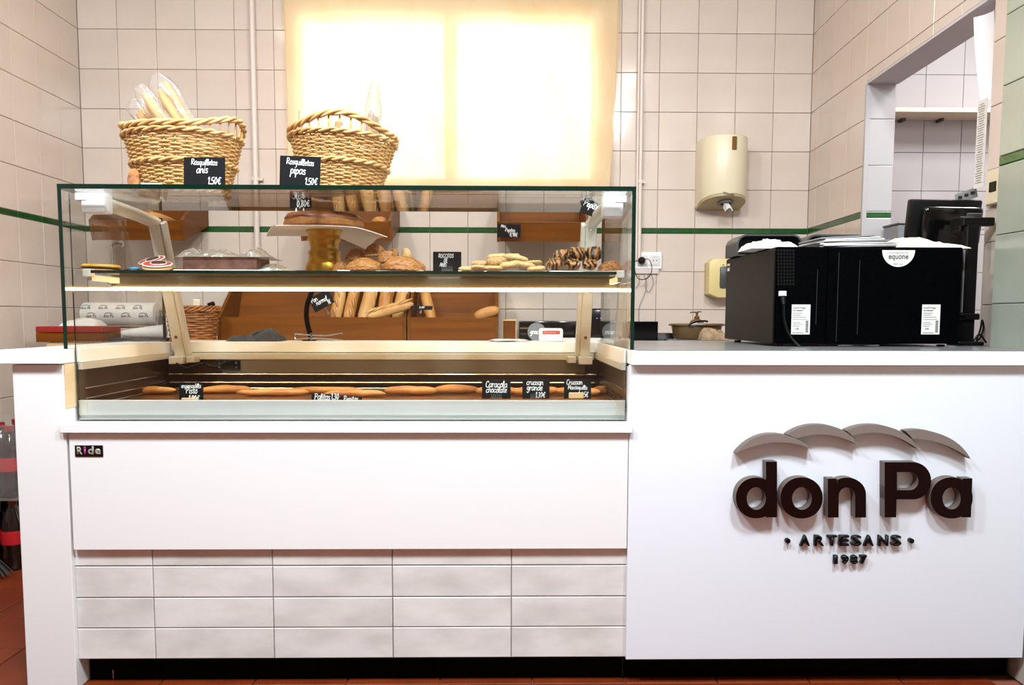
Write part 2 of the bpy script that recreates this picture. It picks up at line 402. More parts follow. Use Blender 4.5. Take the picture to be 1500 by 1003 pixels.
# handwriting: chalk strokes on a unit grid (x-height 1, capitals 1.7)
G = {
 'a': (.95, [[(.75, .85), (.4, 1), (.08, .6), (.15, .1), (.45, 0), (.75, .45)], [(.78, 1), (.74, .3), (.95, 0)]]),
 'c': (.8, [[(.7, .85), (.4, 1), (.08, .55), (.25, .03), (.75, .15)]]),
 'd': (.95, [[(.75, .8), (.4, .95), (.08, .5), (.3, 0), (.72, .35)], [(.82, 1.7), (.76, .3), (.92, 0)]]),
 'e': (.8, [[(.1, .5), (.65, .6), (.5, 1), (.12, .7), (.2, .05), (.75, .15)]]),
 'g': (.9, [[(.7, .85), (.35, 1), (.08, .5), (.35, .1), (.7, .5)], [(.74, 1), (.7, -.4), (.35, -.7), (.08, -.4)]]),
 'h': (.9, [[(.15, 1.7), (.12, 0)], [(.13, .6), (.5, 1), (.7, .7), (.72, 0)]]),
 'i': (.4, [[(.18, 1), (.15, .2), (.35, 0)], [(.2, 1.4), (.24, 1.36)]]),
 'l': (.5, [[(.1, .3), (.4, 1.4), (.25, 1.7), (.12, 1.2), (.15, .1), (.42, 0)]]),
 'm': (1.3, [[(.1, 1), (.1, 0)], [(.1, .6), (.4, 1), (.55, .7), (.55, 0)], [(.55, .6), (.9, 1), (1.05, .7), (1.1, 0)]]),
 'n': (.95, [[(.12, 1), (.1, 0)], [(.12, .6), (.5, 1), (.7, .7), (.72, .2), (.9, 0)]]),
 'o': (.85, [[(.4, 1), (.08, .6), (.2, .05), (.6, .05), (.72, .6), (.4, 1), (.7, 1)]]),
 'p': (.9, [[(.15, 1), (.1, -.7)], [(.15, .7), (.5, 1), (.75, .6), (.5, .05), (.15, .25)]]),
 'q': (.9, [[(.7, .85), (.35, 1), (.08, .5), (.35, .05), (.7, .5)], [(.74, 1), (.72, -.7)]]),
 'r': (.7, [[(.12, 1), (.12, 0)], [(.12, .55), (.35, .95), (.65, .9)]]),
 's': (.75, [[(.65, .9), (.3, 1), (.15, .7), (.55, .4), (.5, .05), (.08, .1)]]),
 't': (.6, [[(.25, 1.5), (.22, .2), (.5, 0)], [(.02, 1), (.55, 1.05)]]),
 'u': (.95, [[(.12, 1), (.12, .3), (.4, 0), (.7, .4)], [(.72, 1), (.72, .2), (.92, 0)]]),
 'A': (1.1, [[(.05, 0), (.5, 1.7), (.95, 0)], [(.2, .65), (.8, .65)]]),
 'C': (1.05, [[(.95, 1.4), (.55, 1.7), (.12, 1.1), (.2, .3), (.6, 0), (1, .3)]]),
 'D': (1.05, [[(.15, 1.7), (.12, 0)], [(.05, 1.65), (.7, 1.5), (.92, .8), (.6, .1), (.1, 0)]]),
 'E': (.9, [[(.8, 1.7), (.15, 1.65), (.12, 0), (.82, .05)], [(.14, .85), (.65, .9)]]),
 'I': (.4, [[(.2, 1.7), (.18, 0)]]),
 'M': (1.3, [[(.1, 0), (.15, 1.7), (.6, .5), (1.05, 1.7), (1.15, 0)]]),
 'N': (1.1, [[(.12, 0), (.15, 1.7), (.85, 0), (.9, 1.7)]]),
 'O': (1.1, [[(.5, 1.7), (.1, 1), (.25, .1), (.75, .1), (.95, .9), (.5, 1.7)]]),
 'P': (1, [[(.15, 1.7), (.12, 0)], [(.05, 1.6), (.6, 1.7), (.85, 1.25), (.5, .8), (.15, .8)]]),
 'R': (1.05, [[(.15, 1.7), (.12, 0)], [(.05, 1.6), (.6, 1.7), (.85, 1.25), (.5, .85), (.2, .85), (.95, 0)]]),
 'S': (.95, [[(.8, 1.5), (.45, 1.7), (.15, 1.3), (.7, .7), (.6, .05), (.1, .15)]]),
 'T': (1, [[(.05, 1.65), (.95, 1.7)], [(.5, 1.68), (.48, 0)]]),
 '0': (.85, [[(.4, 1.6), (.1, .9), (.35, 0), (.7, .8), (.4, 1.6)]]),
 '1': (.55, [[(.08, 1.2), (.35, 1.6), (.33, 0)]]),
 '3': (.85, [[(.08, 1.45), (.4, 1.6), (.62, 1.25), (.3, .88)], [(.3, .88), (.7, .5), (.42, 0), (.06, .15)]]),
 '4': (.9, [[(.35, 1.6), (.1, .6), (.75, .6)], [(.6, 1.1), (.55, 0)]]),
 '5': (.8, [[(.7, 1.6), (.2, 1.55), (.15, .9), (.6, .85), (.6, .1), (.08, .1)]]),
 '8': (.8, [[(.6, 1.4), (.3, 1.6), (.2, 1.1), (.65, .5), (.35, 0), (.12, .4), (.6, 1.4)]]),
 '9': (.8, [[(.65, 1.3), (.3, 1.6), (.1, 1.1), (.5, .9), (.68, 1.4), (.6, 0)]]),
 ',': (.35, [[(.2, .15), (.08, -.3)]]), "'": (.35, [[(.2, 1.7), (.14, 1.3)]]), '.': (.3, [[(.12, .05), (.18, .0)]]),
 '\u20ac': (.95, [[(.85, 1.4), (.5, 1.55), (.2, .8), (.5, 0), (.85, .2)], [(.02, .95), (.65, .98)], [(.02, .6), (.6, .63)]]), ' ': (.6, []),
}
def chalk(parent, lines, mat_, width_mm=.0022):
    """lines: (text, x centre, baseline z, x-height, slant)"""
    b = B(); k = 0; fixed = width_mm
    for (s, cx, z0, xh, sl) in lines:
        if not fixed: width_mm = max(.0011, min(.0022, .17*xh))
        x = cx - sum(G[c][0] for c in s)*xh*.88/2
        for ch in s:
            w, st = G[ch]
            jz = random.uniform(-.06, .06)
            for pl in st:
                P = smoothpts([(p[0], p[1]+jz, 0) for p in pl], 3) if len(pl) > 2 else [Vector((p[0], p[1]+jz, 0)) for p in pl]
                Q = [Vector((x+(p.x+p.y*.12)*xh*.88, 0, z0+p.y*xh+(p.x*xh+x-cx)*sl)) for p in P]
                for a, c in zip(Q, Q[1:]):
                    d = (c-a)
                    if d.length < 1e-7: continue
                    d.normalize(); nn = Vector((-d.z, 0, d.x))*width_mm/2; a2 = a-d*width_mm*.3; c2 = c+d*width_mm*.3; k += 1
                    y = -.0003-(k % 7)*.00002
                    vs = [b.bm.verts.new(v+Vector((0, y, 0))) for v in (a2-nn, c2-nn, c2+nn, a2+nn)]
                    b.bm.faces.new(vs)
            x += w*xh*.88
    for f in b.bm.faces:
        pass
    return b.out('chalk_writing', mat_, parent)
def price_tag(label, px, Y, lines, lean=.12, roll=0, yaw=0, holder=None, base=None, scale=1.0, xw=.0020):
    """px: (x0,y0,x1,y1) of the board in the photo, at depth Y; lines in fractions of the board"""
    x0, y0, x1, y1 = px; c0 = at((x0+x1)/2, y1, Y); s = (Y+CD)/F
    w, h = (x1-x0)*s, (y1-y0)*s
    t = thing('price_tag', label, 'price tag', (c0.x, Y, c0.z if base is None else base), (-lean, roll, yaw), 'chalkboard price tags')
    B().box((0, .0015, h/2), (w, .003, h), bevel=.0012).out('board', M['board'], t)
    L = []
    for (s_, fx, fz, xh, sl) in lines:
        q = sum(G[c_][0] for c_ in s_)*.88; x_ = min(h*xh*(1.5 if len(lines) < 3 else 1.36), .96*w/q); L.append((s_, max(-w/2+q*x_/2, min(w/2-q*x_/2, w*(fx-.5))), h*fz-x_*.12, x_, sl))
    chalk(t, L, M['chalk'], None)
    if holder == 'wood':
        B().box((-.004, .005, .009), (.042, .024, .018), bevel=.002).out('holder', M['wood_light'], t, label='pale wooden holder block')
    elif holder == 'comb':
        hb = B(); hb.box((0, .004, .002), (.034, .018, .004), bevel=.001)
        for i in range(6): hb.box((-.0135+.0054*i, -.003, .007), (.0022, .003, .014))
        hb.out('holder', M['acrylic'], t, label='clear slotted plastic foot')
    elif holder == 'clip':
        hb = B(); hb.tube([(0, .004, .006), (0, .006, -.012), (.002, .0, -.022)], [.0035, .003, .004], 6); hb.box((0, .002, -.03), (.011, .007, .016), bevel=.002)
        hb.out('holder', M['acrylic'], t, label='clear hinged plastic clip')
    elif holder == 'pegs':
        hb = B()
        for sx in (-.012, .010): hb.lathe([(.0045, 0), (.0035, .006), (.0015, .016), (0, .018)], 8, c=(sx, -.004, -.016)); 
        hb.out('holder', M['whiteplastic'], t, label='two small white pegs')
    return t

# ------------------------------------------------------------------ tiles laid on a wall
_tm = {}
def tile_mesh(w, h, th, key, mat_, bev=.0018):
    k = (round(w, 3), round(h, 3), key)
    if k not in _tm:
        bm = bmesh.new(); hw, hh = w/2, h/2
        bk = [bm.verts.new(p) for p in ((-hw, 0, -hh), (hw, 0, -hh), (hw, 0, hh), (-hw, 0, hh))]
        md = [bm.verts.new((v.co.x, -th+bev*.7, v.co.z)) for v in bk]
        fr = [bm.verts.new((v.co.x-math.copysign(bev, v.co.x), -th, v.co.z-math.copysign(bev, v.co.z))) for v in bk]
        for a, b in ((bk, md), (md, fr)):
            for i in range(4): bm.faces.new((a[i], a[(i+1) % 4], b[(i+1) % 4], b[i]))
        bm.faces.new(fr); bmesh.ops.recalc_face_normals(bm, faces=bm.faces)
        # closed at the back by the wall itself
        me = bpy.data.meshes.new('tile'); bm.to_mesh(me); bm.free(); me.materials.append(mat_); _tm[k] = me
    return _tm[k]
def lay(wall, P0, ang, us, rows, holes=(), th=.006, joint=.0023, tilt=.0022, name='tile'):
    """us: column edges, rows: (v0, v1, key, material); wall local frame equals world"""
    P0 = Vector(P0); U = Vector((math.cos(ang), math.sin(ang), 0))
    for (v0, v1, key, m) in rows:
        for u0, u1 in zip(us, us[1:]):
            rects = [(u0, u1, v0, v1)]
            for (a, b, c, d) in holes:
                nr = []
                for (p, q, r, s) in rects:
                    if p >= b or q <= a or r >= d or s <= c: nr.append((p, q, r, s)); continue
                    if p < a: nr.append((p, a, r, s))
                    if q > b: nr.append((b, q, r, s))
                    pm, qm = max(p, a), min(q, b)
                    if r < c: nr.append((pm, qm, r, c))
                    if s > d: nr.append((pm, qm, d, s))
                rects = nr
            for (p, q, r, s) in rects:
                if q-p < .012 or s-r < .012: continue
                me = tile_mesh(q-p-joint, s-r-joint, th, key, m)
                o = link(name, me, wall, P0+U*((p+q)/2)+Vector((0, 0, (r+s)/2)), (random.uniform(-tilt, tilt), 0, ang+random.uniform(-tilt, tilt)))
# ================================================================== SETTING
WY = 2.181            # face of the back wall tiles
XW = -2.166           # face of the left wall tiles
TZ = 1.49             # top of the green border
def rows(m, lo, hi, key='p'):
    r = []
    for k in range(-7, 8):
        if k >= 0: a, b, kk, mm = TZ+.2*k, TZ+.2*k+.2, key, m
        elif k == -1: a, b, kk, mm = TZ-.0275, TZ, key+'g', M['green']
        else: b = TZ-.0275+.2*(k+2); a, kk, mm = b-.2, key, m
        if b > lo+.02 and a < hi-.02: r.append((max(a, lo), min(b, hi), kk, mm))
    return r
CZ = 3.0
b = B(); b.box((.5, -.9, -.056), (7.0, 6.6, .1)); floor = struct(b.out('floor', M['redgrout']))
fme = tile_mesh(.256, .256, .006, 'floor', M['terracotta'])
for i in range(-5, 10):
    for j in range(-3, 8):
        x, y = -.946+.26*i+.13, .026+.26*j+.13
        if x < -2.15 or x > 1.4: continue
        link('floor_tile', fme, floor, (x, y, -.006), (-PI/2, 0, 0))
b = B(); b.box((.5, -.9, CZ+.05), (7.0, 6.6, .1)); struct(b.out('ceiling', M['ceiling']))

# window opening and back wall
wl, wb = zx(437, 268, 2.19); wr, _ = zx(873, 268, 2.19); wt = zx(660, 20, 2.19)[1]
b = B(); y0, y1 = WY+.006, WY+.15; yc, yd = (y0+y1)/2, y1-y0
for (a, c, d, e) in ((-2.29, wl, 0, CZ), (wr, 3.3, 0, CZ), (wl, wr, 0, wb), (wl, wr, wt, CZ)):
    b.box(((a+c)/2, yc, (d+e)/2), (c-a, yd, e-d))
wall_back = struct(b.out('wall_back', M['grout']))
us = [XW+.2*i for i in range(20)]
lay(wall_back, (0, y0, 0), 0, us, rows(M['tile'], .83, 2.9), [(wl, wr, wb, wt)])
usk = [1.72, 1.834, 2.034, 2.234, 2.434, 2.634, 2.834, 3.034]
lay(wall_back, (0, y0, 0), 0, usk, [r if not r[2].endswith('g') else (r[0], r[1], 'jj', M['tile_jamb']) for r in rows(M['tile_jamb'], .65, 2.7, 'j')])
# window: frame, mullion, two panes of real glass
win = bpy.data.objects.new('window_1', None); COL.objects.link(win); struct(win)
m0, m1 = zx(651, 150, 2.2)[0], zx(669, 150, 2.2)[0]
b = B(); fw = .028; fy = 2.215
b.box(((wl+wr)/2, fy, wb+fw/2), (wr-wl, .05, fw)); b.box(((wl+wr)/2, fy, wt-fw/2), (wr-wl, .05, fw))
b.box((wl+fw/2, fy, (wb+wt)/2), (fw, .05, wt-wb-2*fw)); b.box((wr-fw/2, fy, (wb+wt)/2), (fw, .05, wt-wb-2*fw))
b.out('window_frame', M['winframe'], win)
B().box(((m0+m1)/2, fy-.004, (wb+wt)/2), (m1-m0, .05, wt-wb-2*fw)).out('mullion', M['winframe'], win)
for a, c in ((wl+fw, m0), (m1, wr-fw)):
    B().box(((a+c)/2, fy, (wb+wt)/2), (c-a, .005, wt-wb-2*fw)).out('pane', M['pane'], win)
# left wall
b = B(); b.box((XW-.006-.06, -.9, CZ/2), (.12, 6.4, CZ)); wall_left = struct(b.out('wall_left', M['grout']))
lay(wall_left, (XW-.006, 2.181, 0), PI/2, [-1.6+.2*i for i in range(9)], rows(M['tile'], .05, 2.9))
# right wall, slightly skewed, with the hatch to the kitchen
RA = math.atan2(-1, -.0395); RU = Vector((math.cos(RA), math.sin(RA), 0)); RN = Vector((-math.sin(RA), math.cos(RA), 0))
RP = Vector((1.634, 2.181, 0)) + RN*.006
HL, HR, HB, HT = .712, 1.712, .90, zx(1256, 121, 1.47)[1]
b = B()
def rbox(a, c, d, e, t0=0, t1=.125): b.box(RP+RU*((a+c)/2)+RN*((t0+t1)/2)+Vector((0, 0, (d+e)/2)), (c-a, t1-t0, e-d), (0, 0, RA))
for q in ((0, HL, 0, CZ), (HR, 2.02, 0, CZ), (HL, HR, 0, HB), (HL, HR, HT, CZ)): rbox(*q)
wall_right = struct(b.out('wall_right', M['grout']))
lay(wall_right, RP, RA, [0, .11, .31, .51, .71, .91, 1.11, 1.31, 1.51, 1.71, 1.91, 2.02], rows(M['tile'], .92, 2.9), [(HL, HR, HB, HT)])
jp = RP+RU*(HL+.0005)
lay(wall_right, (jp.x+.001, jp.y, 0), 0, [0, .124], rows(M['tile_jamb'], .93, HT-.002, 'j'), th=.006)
b = B(); rbox(HL+.004, HR, HT-.008, HT+.001, -.005, .13); struct(b.out('trim_lintel', M['lintel']))
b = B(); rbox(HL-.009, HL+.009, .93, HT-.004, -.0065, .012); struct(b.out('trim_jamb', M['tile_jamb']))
# front right wall (tiles toned darker and greener for its shade) beside the counter
FXR = 1.460
b = B(); b.box((FXR+.006+.075, -1.885, CZ/2), (.15, 4.24, CZ)); wall_fr = struct(b.out('wall_front_right', M['grout_grey']))
lay(wall_fr, (FXR+.006, .235, 0), -PI/2, [0, .2, .4, .6, .8, 1.0], rows(M['tile_shaded'], .9, 2.9, 'gg'))
struct(B().box((.5, -4.05, CZ/2), (7, .1, CZ)).out('wall_hall_back', M['hallwall']))
struct(B().box((3.35, .9, CZ/2), (.1, 3.0, CZ)).out('wall_kitchen_right', M['plaster']))
struct(B().box((2.45, .1, CZ/2), (1.74, .1, CZ)).out('wall_kitchen_front', M['plaster']))
# cloth blind hung over the window
t = thing('window_blind', 'cream cloth blind hanging over the bright window', 'blind', (0, 0, 0))
b = B(); nx, nz = 60, 40; gv = []
zb = zx(660, 274, 2.14)[1]; zt = 2.86
for j in range(nz+1):
    z = zb+(zt-zb)*j/nz; f = j/nz
    xl = -1.098-.0*f+.012*math.sin(f*5)*(1-f); xr = .574+.036*min(1, f*1.6)
    rw = []
    for i in range(nx+1):
        u = i/nx; x = xl+(xr-xl)*u
        y = 2.142+.006*math.sin(u*19+f*2)*(1-.5*f)+.004*math.sin(u*7-f*4)+.005*math.sin(u*43)*max(0, .35-f)
        z2 = z+(.006*math.sin(u*9+1)+.004*math.sin(u*23))*(1-f)
        rw.append(b.bm.verts.new((x, y, z2)))
    gv.append(rw)
for j in range(nz):
    for i in range(nx): b.bm.faces.new((gv[j][i], gv[j][i+1], gv[j+1][i+1], gv[j+1][i]))
b.out('cloth', M['blind'], t, smooth=True)
B().tube([(-1.094, 2.139, zb+.02), (-1.092, 2.140, zb+.4), (-1.098, 2.139, zt)], .0022, 5).out('side_hem', M['blindhem'], t)
B().tube([(.575, 2.139, zb+.02), (.597, 2.140, zb+.4), (.608, 2.139, zt)], .0022, 5).out('side_hem', M['blindhem'], t)
B().tube([(-1.12, 2.14, zt+.02), (.64, 2.14, zt+.02)], .024, 16).out('roller', M['alupaint'], t, smooth=True)
# pipes on the back wall
def pipe(px0, px1, zlo, r, label, fit=None):
    x0 = zx(px0, 0, 2.155)[0]; x1 = zx(px1, 265, 2.155)[0]; zh = 2.99
    t = thing('wall_pipe', label, 'pipe', (x1, 2.155, zlo))
    B().tube([(0, 0, 0), (0, 0, zh-zlo)], r, 14).out('tube', M['pipe'], t, smooth=True)
    for zc in (fit or ()):
        B().box((0, .004, zc-zlo), (r*2.6, .03, .02), bevel=.003).box((r*1.9, .008, zc-zlo-.002), (r*1.2, .018, .012)).out('saddle_clip', M['pipe'], t)
pipe(368, 374.5, 1.3, .0145, 'painted vertical pipe on the tiled wall left of the blind', [zx(374, 262, 2.155)[1]])
pipe(940, 938, 1.32, .0095, 'painted vertical pipe on the wall right of the blind, above the sockets', [zx(938, 266, 2.155)[1]])
pipe(934, 933.5, 1.32, .006, 'thin conduit running close beside the pipe right of the blind')
# kitchen shelf seen through the hatch
t = thing('wall_shelf', 'pale shelf on the kitchen wall seen through the hatch', 'shelf', (2.3, 2.18, zx(1350, 163, 2.1)[1]))
B().box((0, -.09, -.016), (1.1, .17, .022), bevel=.002).out('shelf_board', M['paper_cream'], t)
for xx in (-.2, .0): B().box((xx, -.03, -.034), (.016, .05, .016)).out('bracket', M['darkgrey'], t)

# ================================================================== COUNTER
TOPZ = .932
XL, XR = -1.152, .350
t = thing('counter_pier', 'white left end pier of the counter beside the display case', 'counter', (0, 0, 0))
B().box((-1.222, .37, .446), (.134, .74, .892), bevel=.0015).out('carcass', M['white'], t)
B().box((-1.154, .03, .835), (.004, .055, .118)).out('raw_edge', M['creamwood'], t, label='raw wood edge beside the glass')
# worktops
t = thing('countertop', 'white countertop running around the display case and along the right counter', 'countertop', (0, 0, 0))
b = B(); zc = TOPZ-.0185
b.box((-1.232, .345, zc), (.160, .73, .037), bevel=.0015)
b.out('left_board', M['whitetop'], t)
B().box((-.401, .80, zc), (1.50, .20, .037), bevel=.0015).out('back_board', M['whitetop'], t)
b = B(); b.prism([(.352, -.02), (1.456, -.02), (1.456, .245), (1.54, .245), (1.54, .86), (.352, .86)], zc-.0185, zc+.0185, 'z')
b.out('right_board', M['whitetop'], t)
b = B(); b.prism([(.365, -.017), (1.454, -.017), (1.454, .247), (1.538, .247), (1.538, .858), (.365, .858)], TOPZ+.0003, TOPZ+.0022, 'z'); b.out('metal_sheet', M['steelgrey'], t, label='grey metal sheet on the right worktop')
# right counter cabinet
t = thing('sales_counter', 'plain white right counter front that carries the dark lettering', 'counter', (0, 0, 0))
B().box((.9025, .012, .4865), (1.105, .024, .813), bevel=.0012).out('front_panel', M['whitecool'], t)
B().box((.362, .39, .4865), (.020, .70, .80)).out('side_panel', M['whitecool'], t)
B().box((.905, .075, .04), (1.10, .02, .08)).out('plinth', M['blacklam'], t)
B().box((.90, .70, .45), (1.05, .02, .85)).out('back_panel', M['whitecool'], t)
# tiled base under the case
t = thing('tiled_counter_base', 'marbled off-white tiles and black plinth under the display case', 'counter base', (0, 0, 0))
zt0 = [zx(500, y, .03)[1] for y in (961, 916, 872, 826, 790)]
B().box((-.401, .0455, .26), (1.500, .04, .33)).out('backing', M['redgrout'], t)
xe = [zx(x, 870, .03)[0] for x in (107, 228, 402, 576, 749, 921)]
lay(t, (0, .0255, 0), 0, xe, [(a, c, 'br', M['brick']) for a, c in zip(zt0, zt0[1:])], th=.009, joint=.0022, tilt=.003)
B().box((-.40, .075, .048), (1.50, .02, .096)).out('plinth', M['blacklam'], t)
B().tube([(zx(166, 985, .064)[0], .064, .004), (zx(166, 985, .064)[0], .064, .03)], .002, 6).out('screw', M['chrome'], t)

# ------------------------------------------------------------------ display case
case = thing('display_case', 'refrigerated glass bakery display case set into the counter', 'display case', (0, 0, 0))
pz1, pz0 = zx(500, 634.5, 0)[1], zx(500, 804.5, 0)[1]
B().box(((XL+XR)/2+.001, .009, (pz1+pz0)/2), (XR-XL-.006, .018, pz1-pz0), bevel=.0012).out('front_panel', M['white'], case)
lz = zx(500, 620, 0)[1]
lb = B(); lb.box(((XL+XR)/2-.002, .035, lz-.0125), (XR-XL+.018, .10, .023), bevel=.0015); lb.out('ledge', M['white'], case)
GY = .070
pt, pb = zx(500, 586, GY)[1], zx(500, 607.5, GY)[1]
B().box(((XL+XR)/2, GY, (pt+pb)/2), (XR-XL-.004, .016, pt-pb), bevel=.001).out('front_rail', M['alu'], case)
B().box((XL+.016, GY-.0086, (pt+pb)/2), (.022, .003, pt-pb-.002)).out('rail_end_cap', M['alupaint'], case)
B().box((XR-.016, GY-.0086, (pt+pb)/2), (.022, .003, pt-pb-.002)).out('rail_end_cap', M['alupaint'], case)
cb = B(); cb.box(((XL+XR)/2, GY+.004, (pb+lz)/2+.001), (XR-XL-.004, .01, pb-lz)); cb.box(((XL+XR)/2, GY-.004, lz+.004), (XR-XL-.006, .012, .004)); cb.out('rail_channel', M['alu'], case)
# well
WZ = zx(500, 568, .66)[1]-.006
b = B(); b.box(((XL+XR)/2, .375, WZ-.006), (XR-XL, .61, .012)); b.out('deck', M['welldeck'], case)
for X in (XL-.001, XR+.001): B().box((X, .375, .83), (.004, .61, .12)).out('well_side', M['darkwell'], case)
B().box(((XL+XR)/2, .684, .825), (XR-XL, .012, .105)).out('well_back', M['darkwell'], case)
bz = [zx(560, y, .672)[1] for y in (517.5, 526.5, 546, 549.5, 558.5, 561, 567, 569.5)]
B().box(((XL+XR)/2+.03, .679, (bz[0]+bz[1])/2), (XR-XL-.10, .03, bz[0]-bz[1]), bevel=.001).out('back_profile', M['alupaint'], case)
B().box(((XL+XR)/2+.07, .674, (bz[1]+bz[2])/2), (XR-XL-.24, .012, bz[1]-bz[2])).out('control_strip', M['panelpvc'], case)
for a, c in ((2, 3), (4, 5), (6, 7)):
    B().tube([(XL+.01, .662, (bz[a]+bz[c])/2), (XR-.01, .662, (bz[a]+bz[c])/2)], .0028, 8).tube([(XL+.006, .09, (bz[a]+bz[c])/2), (XL+.006, .66, (bz[a]+bz[c])/2)], .0022, 6).tube([(XR-.006, .09, (bz[a]+bz[c])/2), (XR-.006, .66, (bz[a]+bz[c])/2)], .0022, 6).out('chrome_rod', M['steel'], case)
cx0, cz0 = zx(318, 542, .666); cx1, cz1 = zx(352, 527, .666)
d = B().box(((cx0+cx1)/2, .664, (cz0+cz1)/2), (cx1-cx0, .012, cz1-cz0), bevel=.003).out('controller', M['blackgloss'], case)
for fx, fz in ((-.36, .22), (-.36, -.22), (.36, .22), (.36, -.22)):
    B().lathe([(.004, 0), (.004, .002), (0, .0025)], 10, rot=(PI/2, 0, 0), c=((cx0+cx1)/2+fx*(cx1-cx0), .6578, (cz0+cz1)/2+fz*(cz1-cz0))).out('button', M['darkgrey'], d)
B().box(((cx0+cx1)/2, .6576, (cz0+cz1)/2), ((cx1-cx0)*.45, .002, (cz1-cz0)*.5)).out('screen', M['blackgloss'], d)
# inner faces of the side boards
for X, sx in ((XL, 1), (XR, -1)):
    B().box((X+sx*.004, .375, TOPZ-.019), (.006, .61, .036)).out('side_board', M['whitetop'], case, label='white inner edge board')
    B().box((X+sx*.006, .375, TOPZ-.0475), (.014, .61, .019)).out('side_profile', M['alupaint'], case)
# glass panes: faces clear, edges green
def pane(name, c, sz, axis, label=None):
    r = bmesh.new(); bmesh.ops.create_cube(r, size=1); bmesh.ops.transform(r, matrix=Matrix.Translation(c) @ Matrix.Diagonal((*sz, 1)), verts=r.verts)
    r.normal_update()
    for f in r.faces: f.material_index = 0 if abs(f.normal[axis]) > .5 else 1
    me = bpy.data.meshes.new(name); r.to_mesh(me); r.free(); me.materials.append(M['glass']); me.materials.append(M['glass_edge'])
    return link(name, me, case, label=label)
GT = zx(500, 271, .03)[1]; GB = GT-.0125
pane('top_glass', ((XL+XR)/2, .25, (GT+GB)/2), (XR-XL+.03, .44, GT-GB), 2)
SZ0 = TOPZ
pane('side_glass', (XL-.0095, .355, (SZ0+GB)/2), (.0105, .65, GB-SZ0), 0)
pane('side_glass', (XR+.0095, .355, (SZ0+GB)/2), (.0105, .65, GB-SZ0), 0)
fz0, fz1 = lz+.004, GB-.006
me = pane('front_glass', ((XL+XR)/2, GY-.014, (fz0+fz1)/2), (XR-XL-.006, .007, fz1-fz0), 1)
SHT = zx(500, 396.5, .115)[1]; SHB = SHT-.0085
pane('glass_shelf', ((XL+XR)/2+.004, .292, (SHT+SHB)/2), (XR-XL-.026, .355, SHT-SHB), 2)
for X, sx in ((XL, 1), (XR, -1)):
    B().box((X+sx*.012, .125, SHB+.001), (.022, .028, .022), bevel=.002).box((X+sx*.012, .30, SHB-.012), (.012, .34, .016)).out('shelf_clip', M['acrylic'] if 0 else M['alupaint'], case)
# leaning posts with arms and white hinge blocks
for X, sx in ((XL, 1), (XR, -1)):
    px = X+sx*.055
    p0, p1 = Vector((px, .655, .885)), Vector((px, .47, 1.325)); d = (p1-p0); L = d.length; ang = math.atan2(-d.y, d.z)
    mid = (p0+p1)/2
    post = B().box(mid, (.034, .026, L), (ang, 0, 0), bevel=.002).box(mid+Vector((sx*.024, .010, 0)), (.014, .030, L*.98), (ang, 0, 0), bevel=.002).out('post', M['alupaint'], case)
    for f in (.15, .52, .95):
        q = p0+d*f; B().lathe([(.006, 0), (.006, .002), (.0035, .003), (0, .002)], 10, c=(q.x, q.y-.0135, q.z), rot=(PI/2+ang, 0, 0)).out('bolt', M['steel'], post, smooth=True)
    B().box((px, .632, .872), (.046, .06, .026), bevel=.002).box((px+sx*.045, .645, .874), (.03, .05, .022), bevel=.002).out('post_foot', M['alupaint'], case)
    B().tube([(px, .47, 1.318), (px-sx*.004, .36, 1.327), (px-sx*.01, .20, 1.334), (px-sx*.012, .12, 1.336)], .019, 14).out('arm', M['alupaint'], case, smooth=True)
    bx0, bz1 = zx(121 if sx > 0 else 883, 276 if sx > 0 else 284, .10); bx1, bz0 = zx(157 if sx > 0 else 912, 312 if sx > 0 else 318, .10)
    hz = B(); hz.box(((bx0+bx1)/2, .112, (bz0+min(bz1, GB-.001))/2), (bx1-bx0, .05, min(bz1, GB-.001)-bz0), bevel=.004, seg=2); hz.out('hinge_block', M['whiteplastic'], case, smooth=True)
    B().box((X+sx*.018, .10, GB-.013), (.034, .03, .022), bevel=.003).out('glass_clamp', M['whiteplastic'], case)
    B().box((px+sx*.0, .39, SHB-.03), (.03, .13, .02), bevel=.002).out('shelf_bracket', M['alupaint'], case)
# lamp profile under the glass shelf
LY = .30; l0 = zx(163, 421, LY); l1 = zx(906, 428, LY); zc = (l0[1]+l1[1])/2
lamp = B().box(((l0[0]+l1[0])/2, LY+.008, zc+.021), (l1[0]-l0[0], .022, .034), bevel=.003).out('lamp_profile', M['aluled'], case)
B().box(((l0[0]+l1[0])/2, LY-.003, zc), (l1[0]-l0[0]-.004, .009, .0075), bevel=.002).out('light_strip', M['led'], lamp, label='warm white glowing strip')
B().tube(smoothpts([(l0[0]-.0, LY+.01, zc+.012), (l0[0]-.03, LY+.02, zc+.03), (XL+.02, LY+.05, zc+.02), (XL+.010, LY+.12, zc+.01), (XL+.03, .52, zc+.03)]), .0025, 6).out('lamp_cable', M['greybox'], case)
B().tube(smoothpts([(px*0+XL+.06, .60, .862), (XL+.10, .58, .848), (XL+.15, .60, .862), (XL+.19, .58, .85), (XL+.22, .62, .868)]), .0035, 6).out('sensor_cable', M['black'], case)
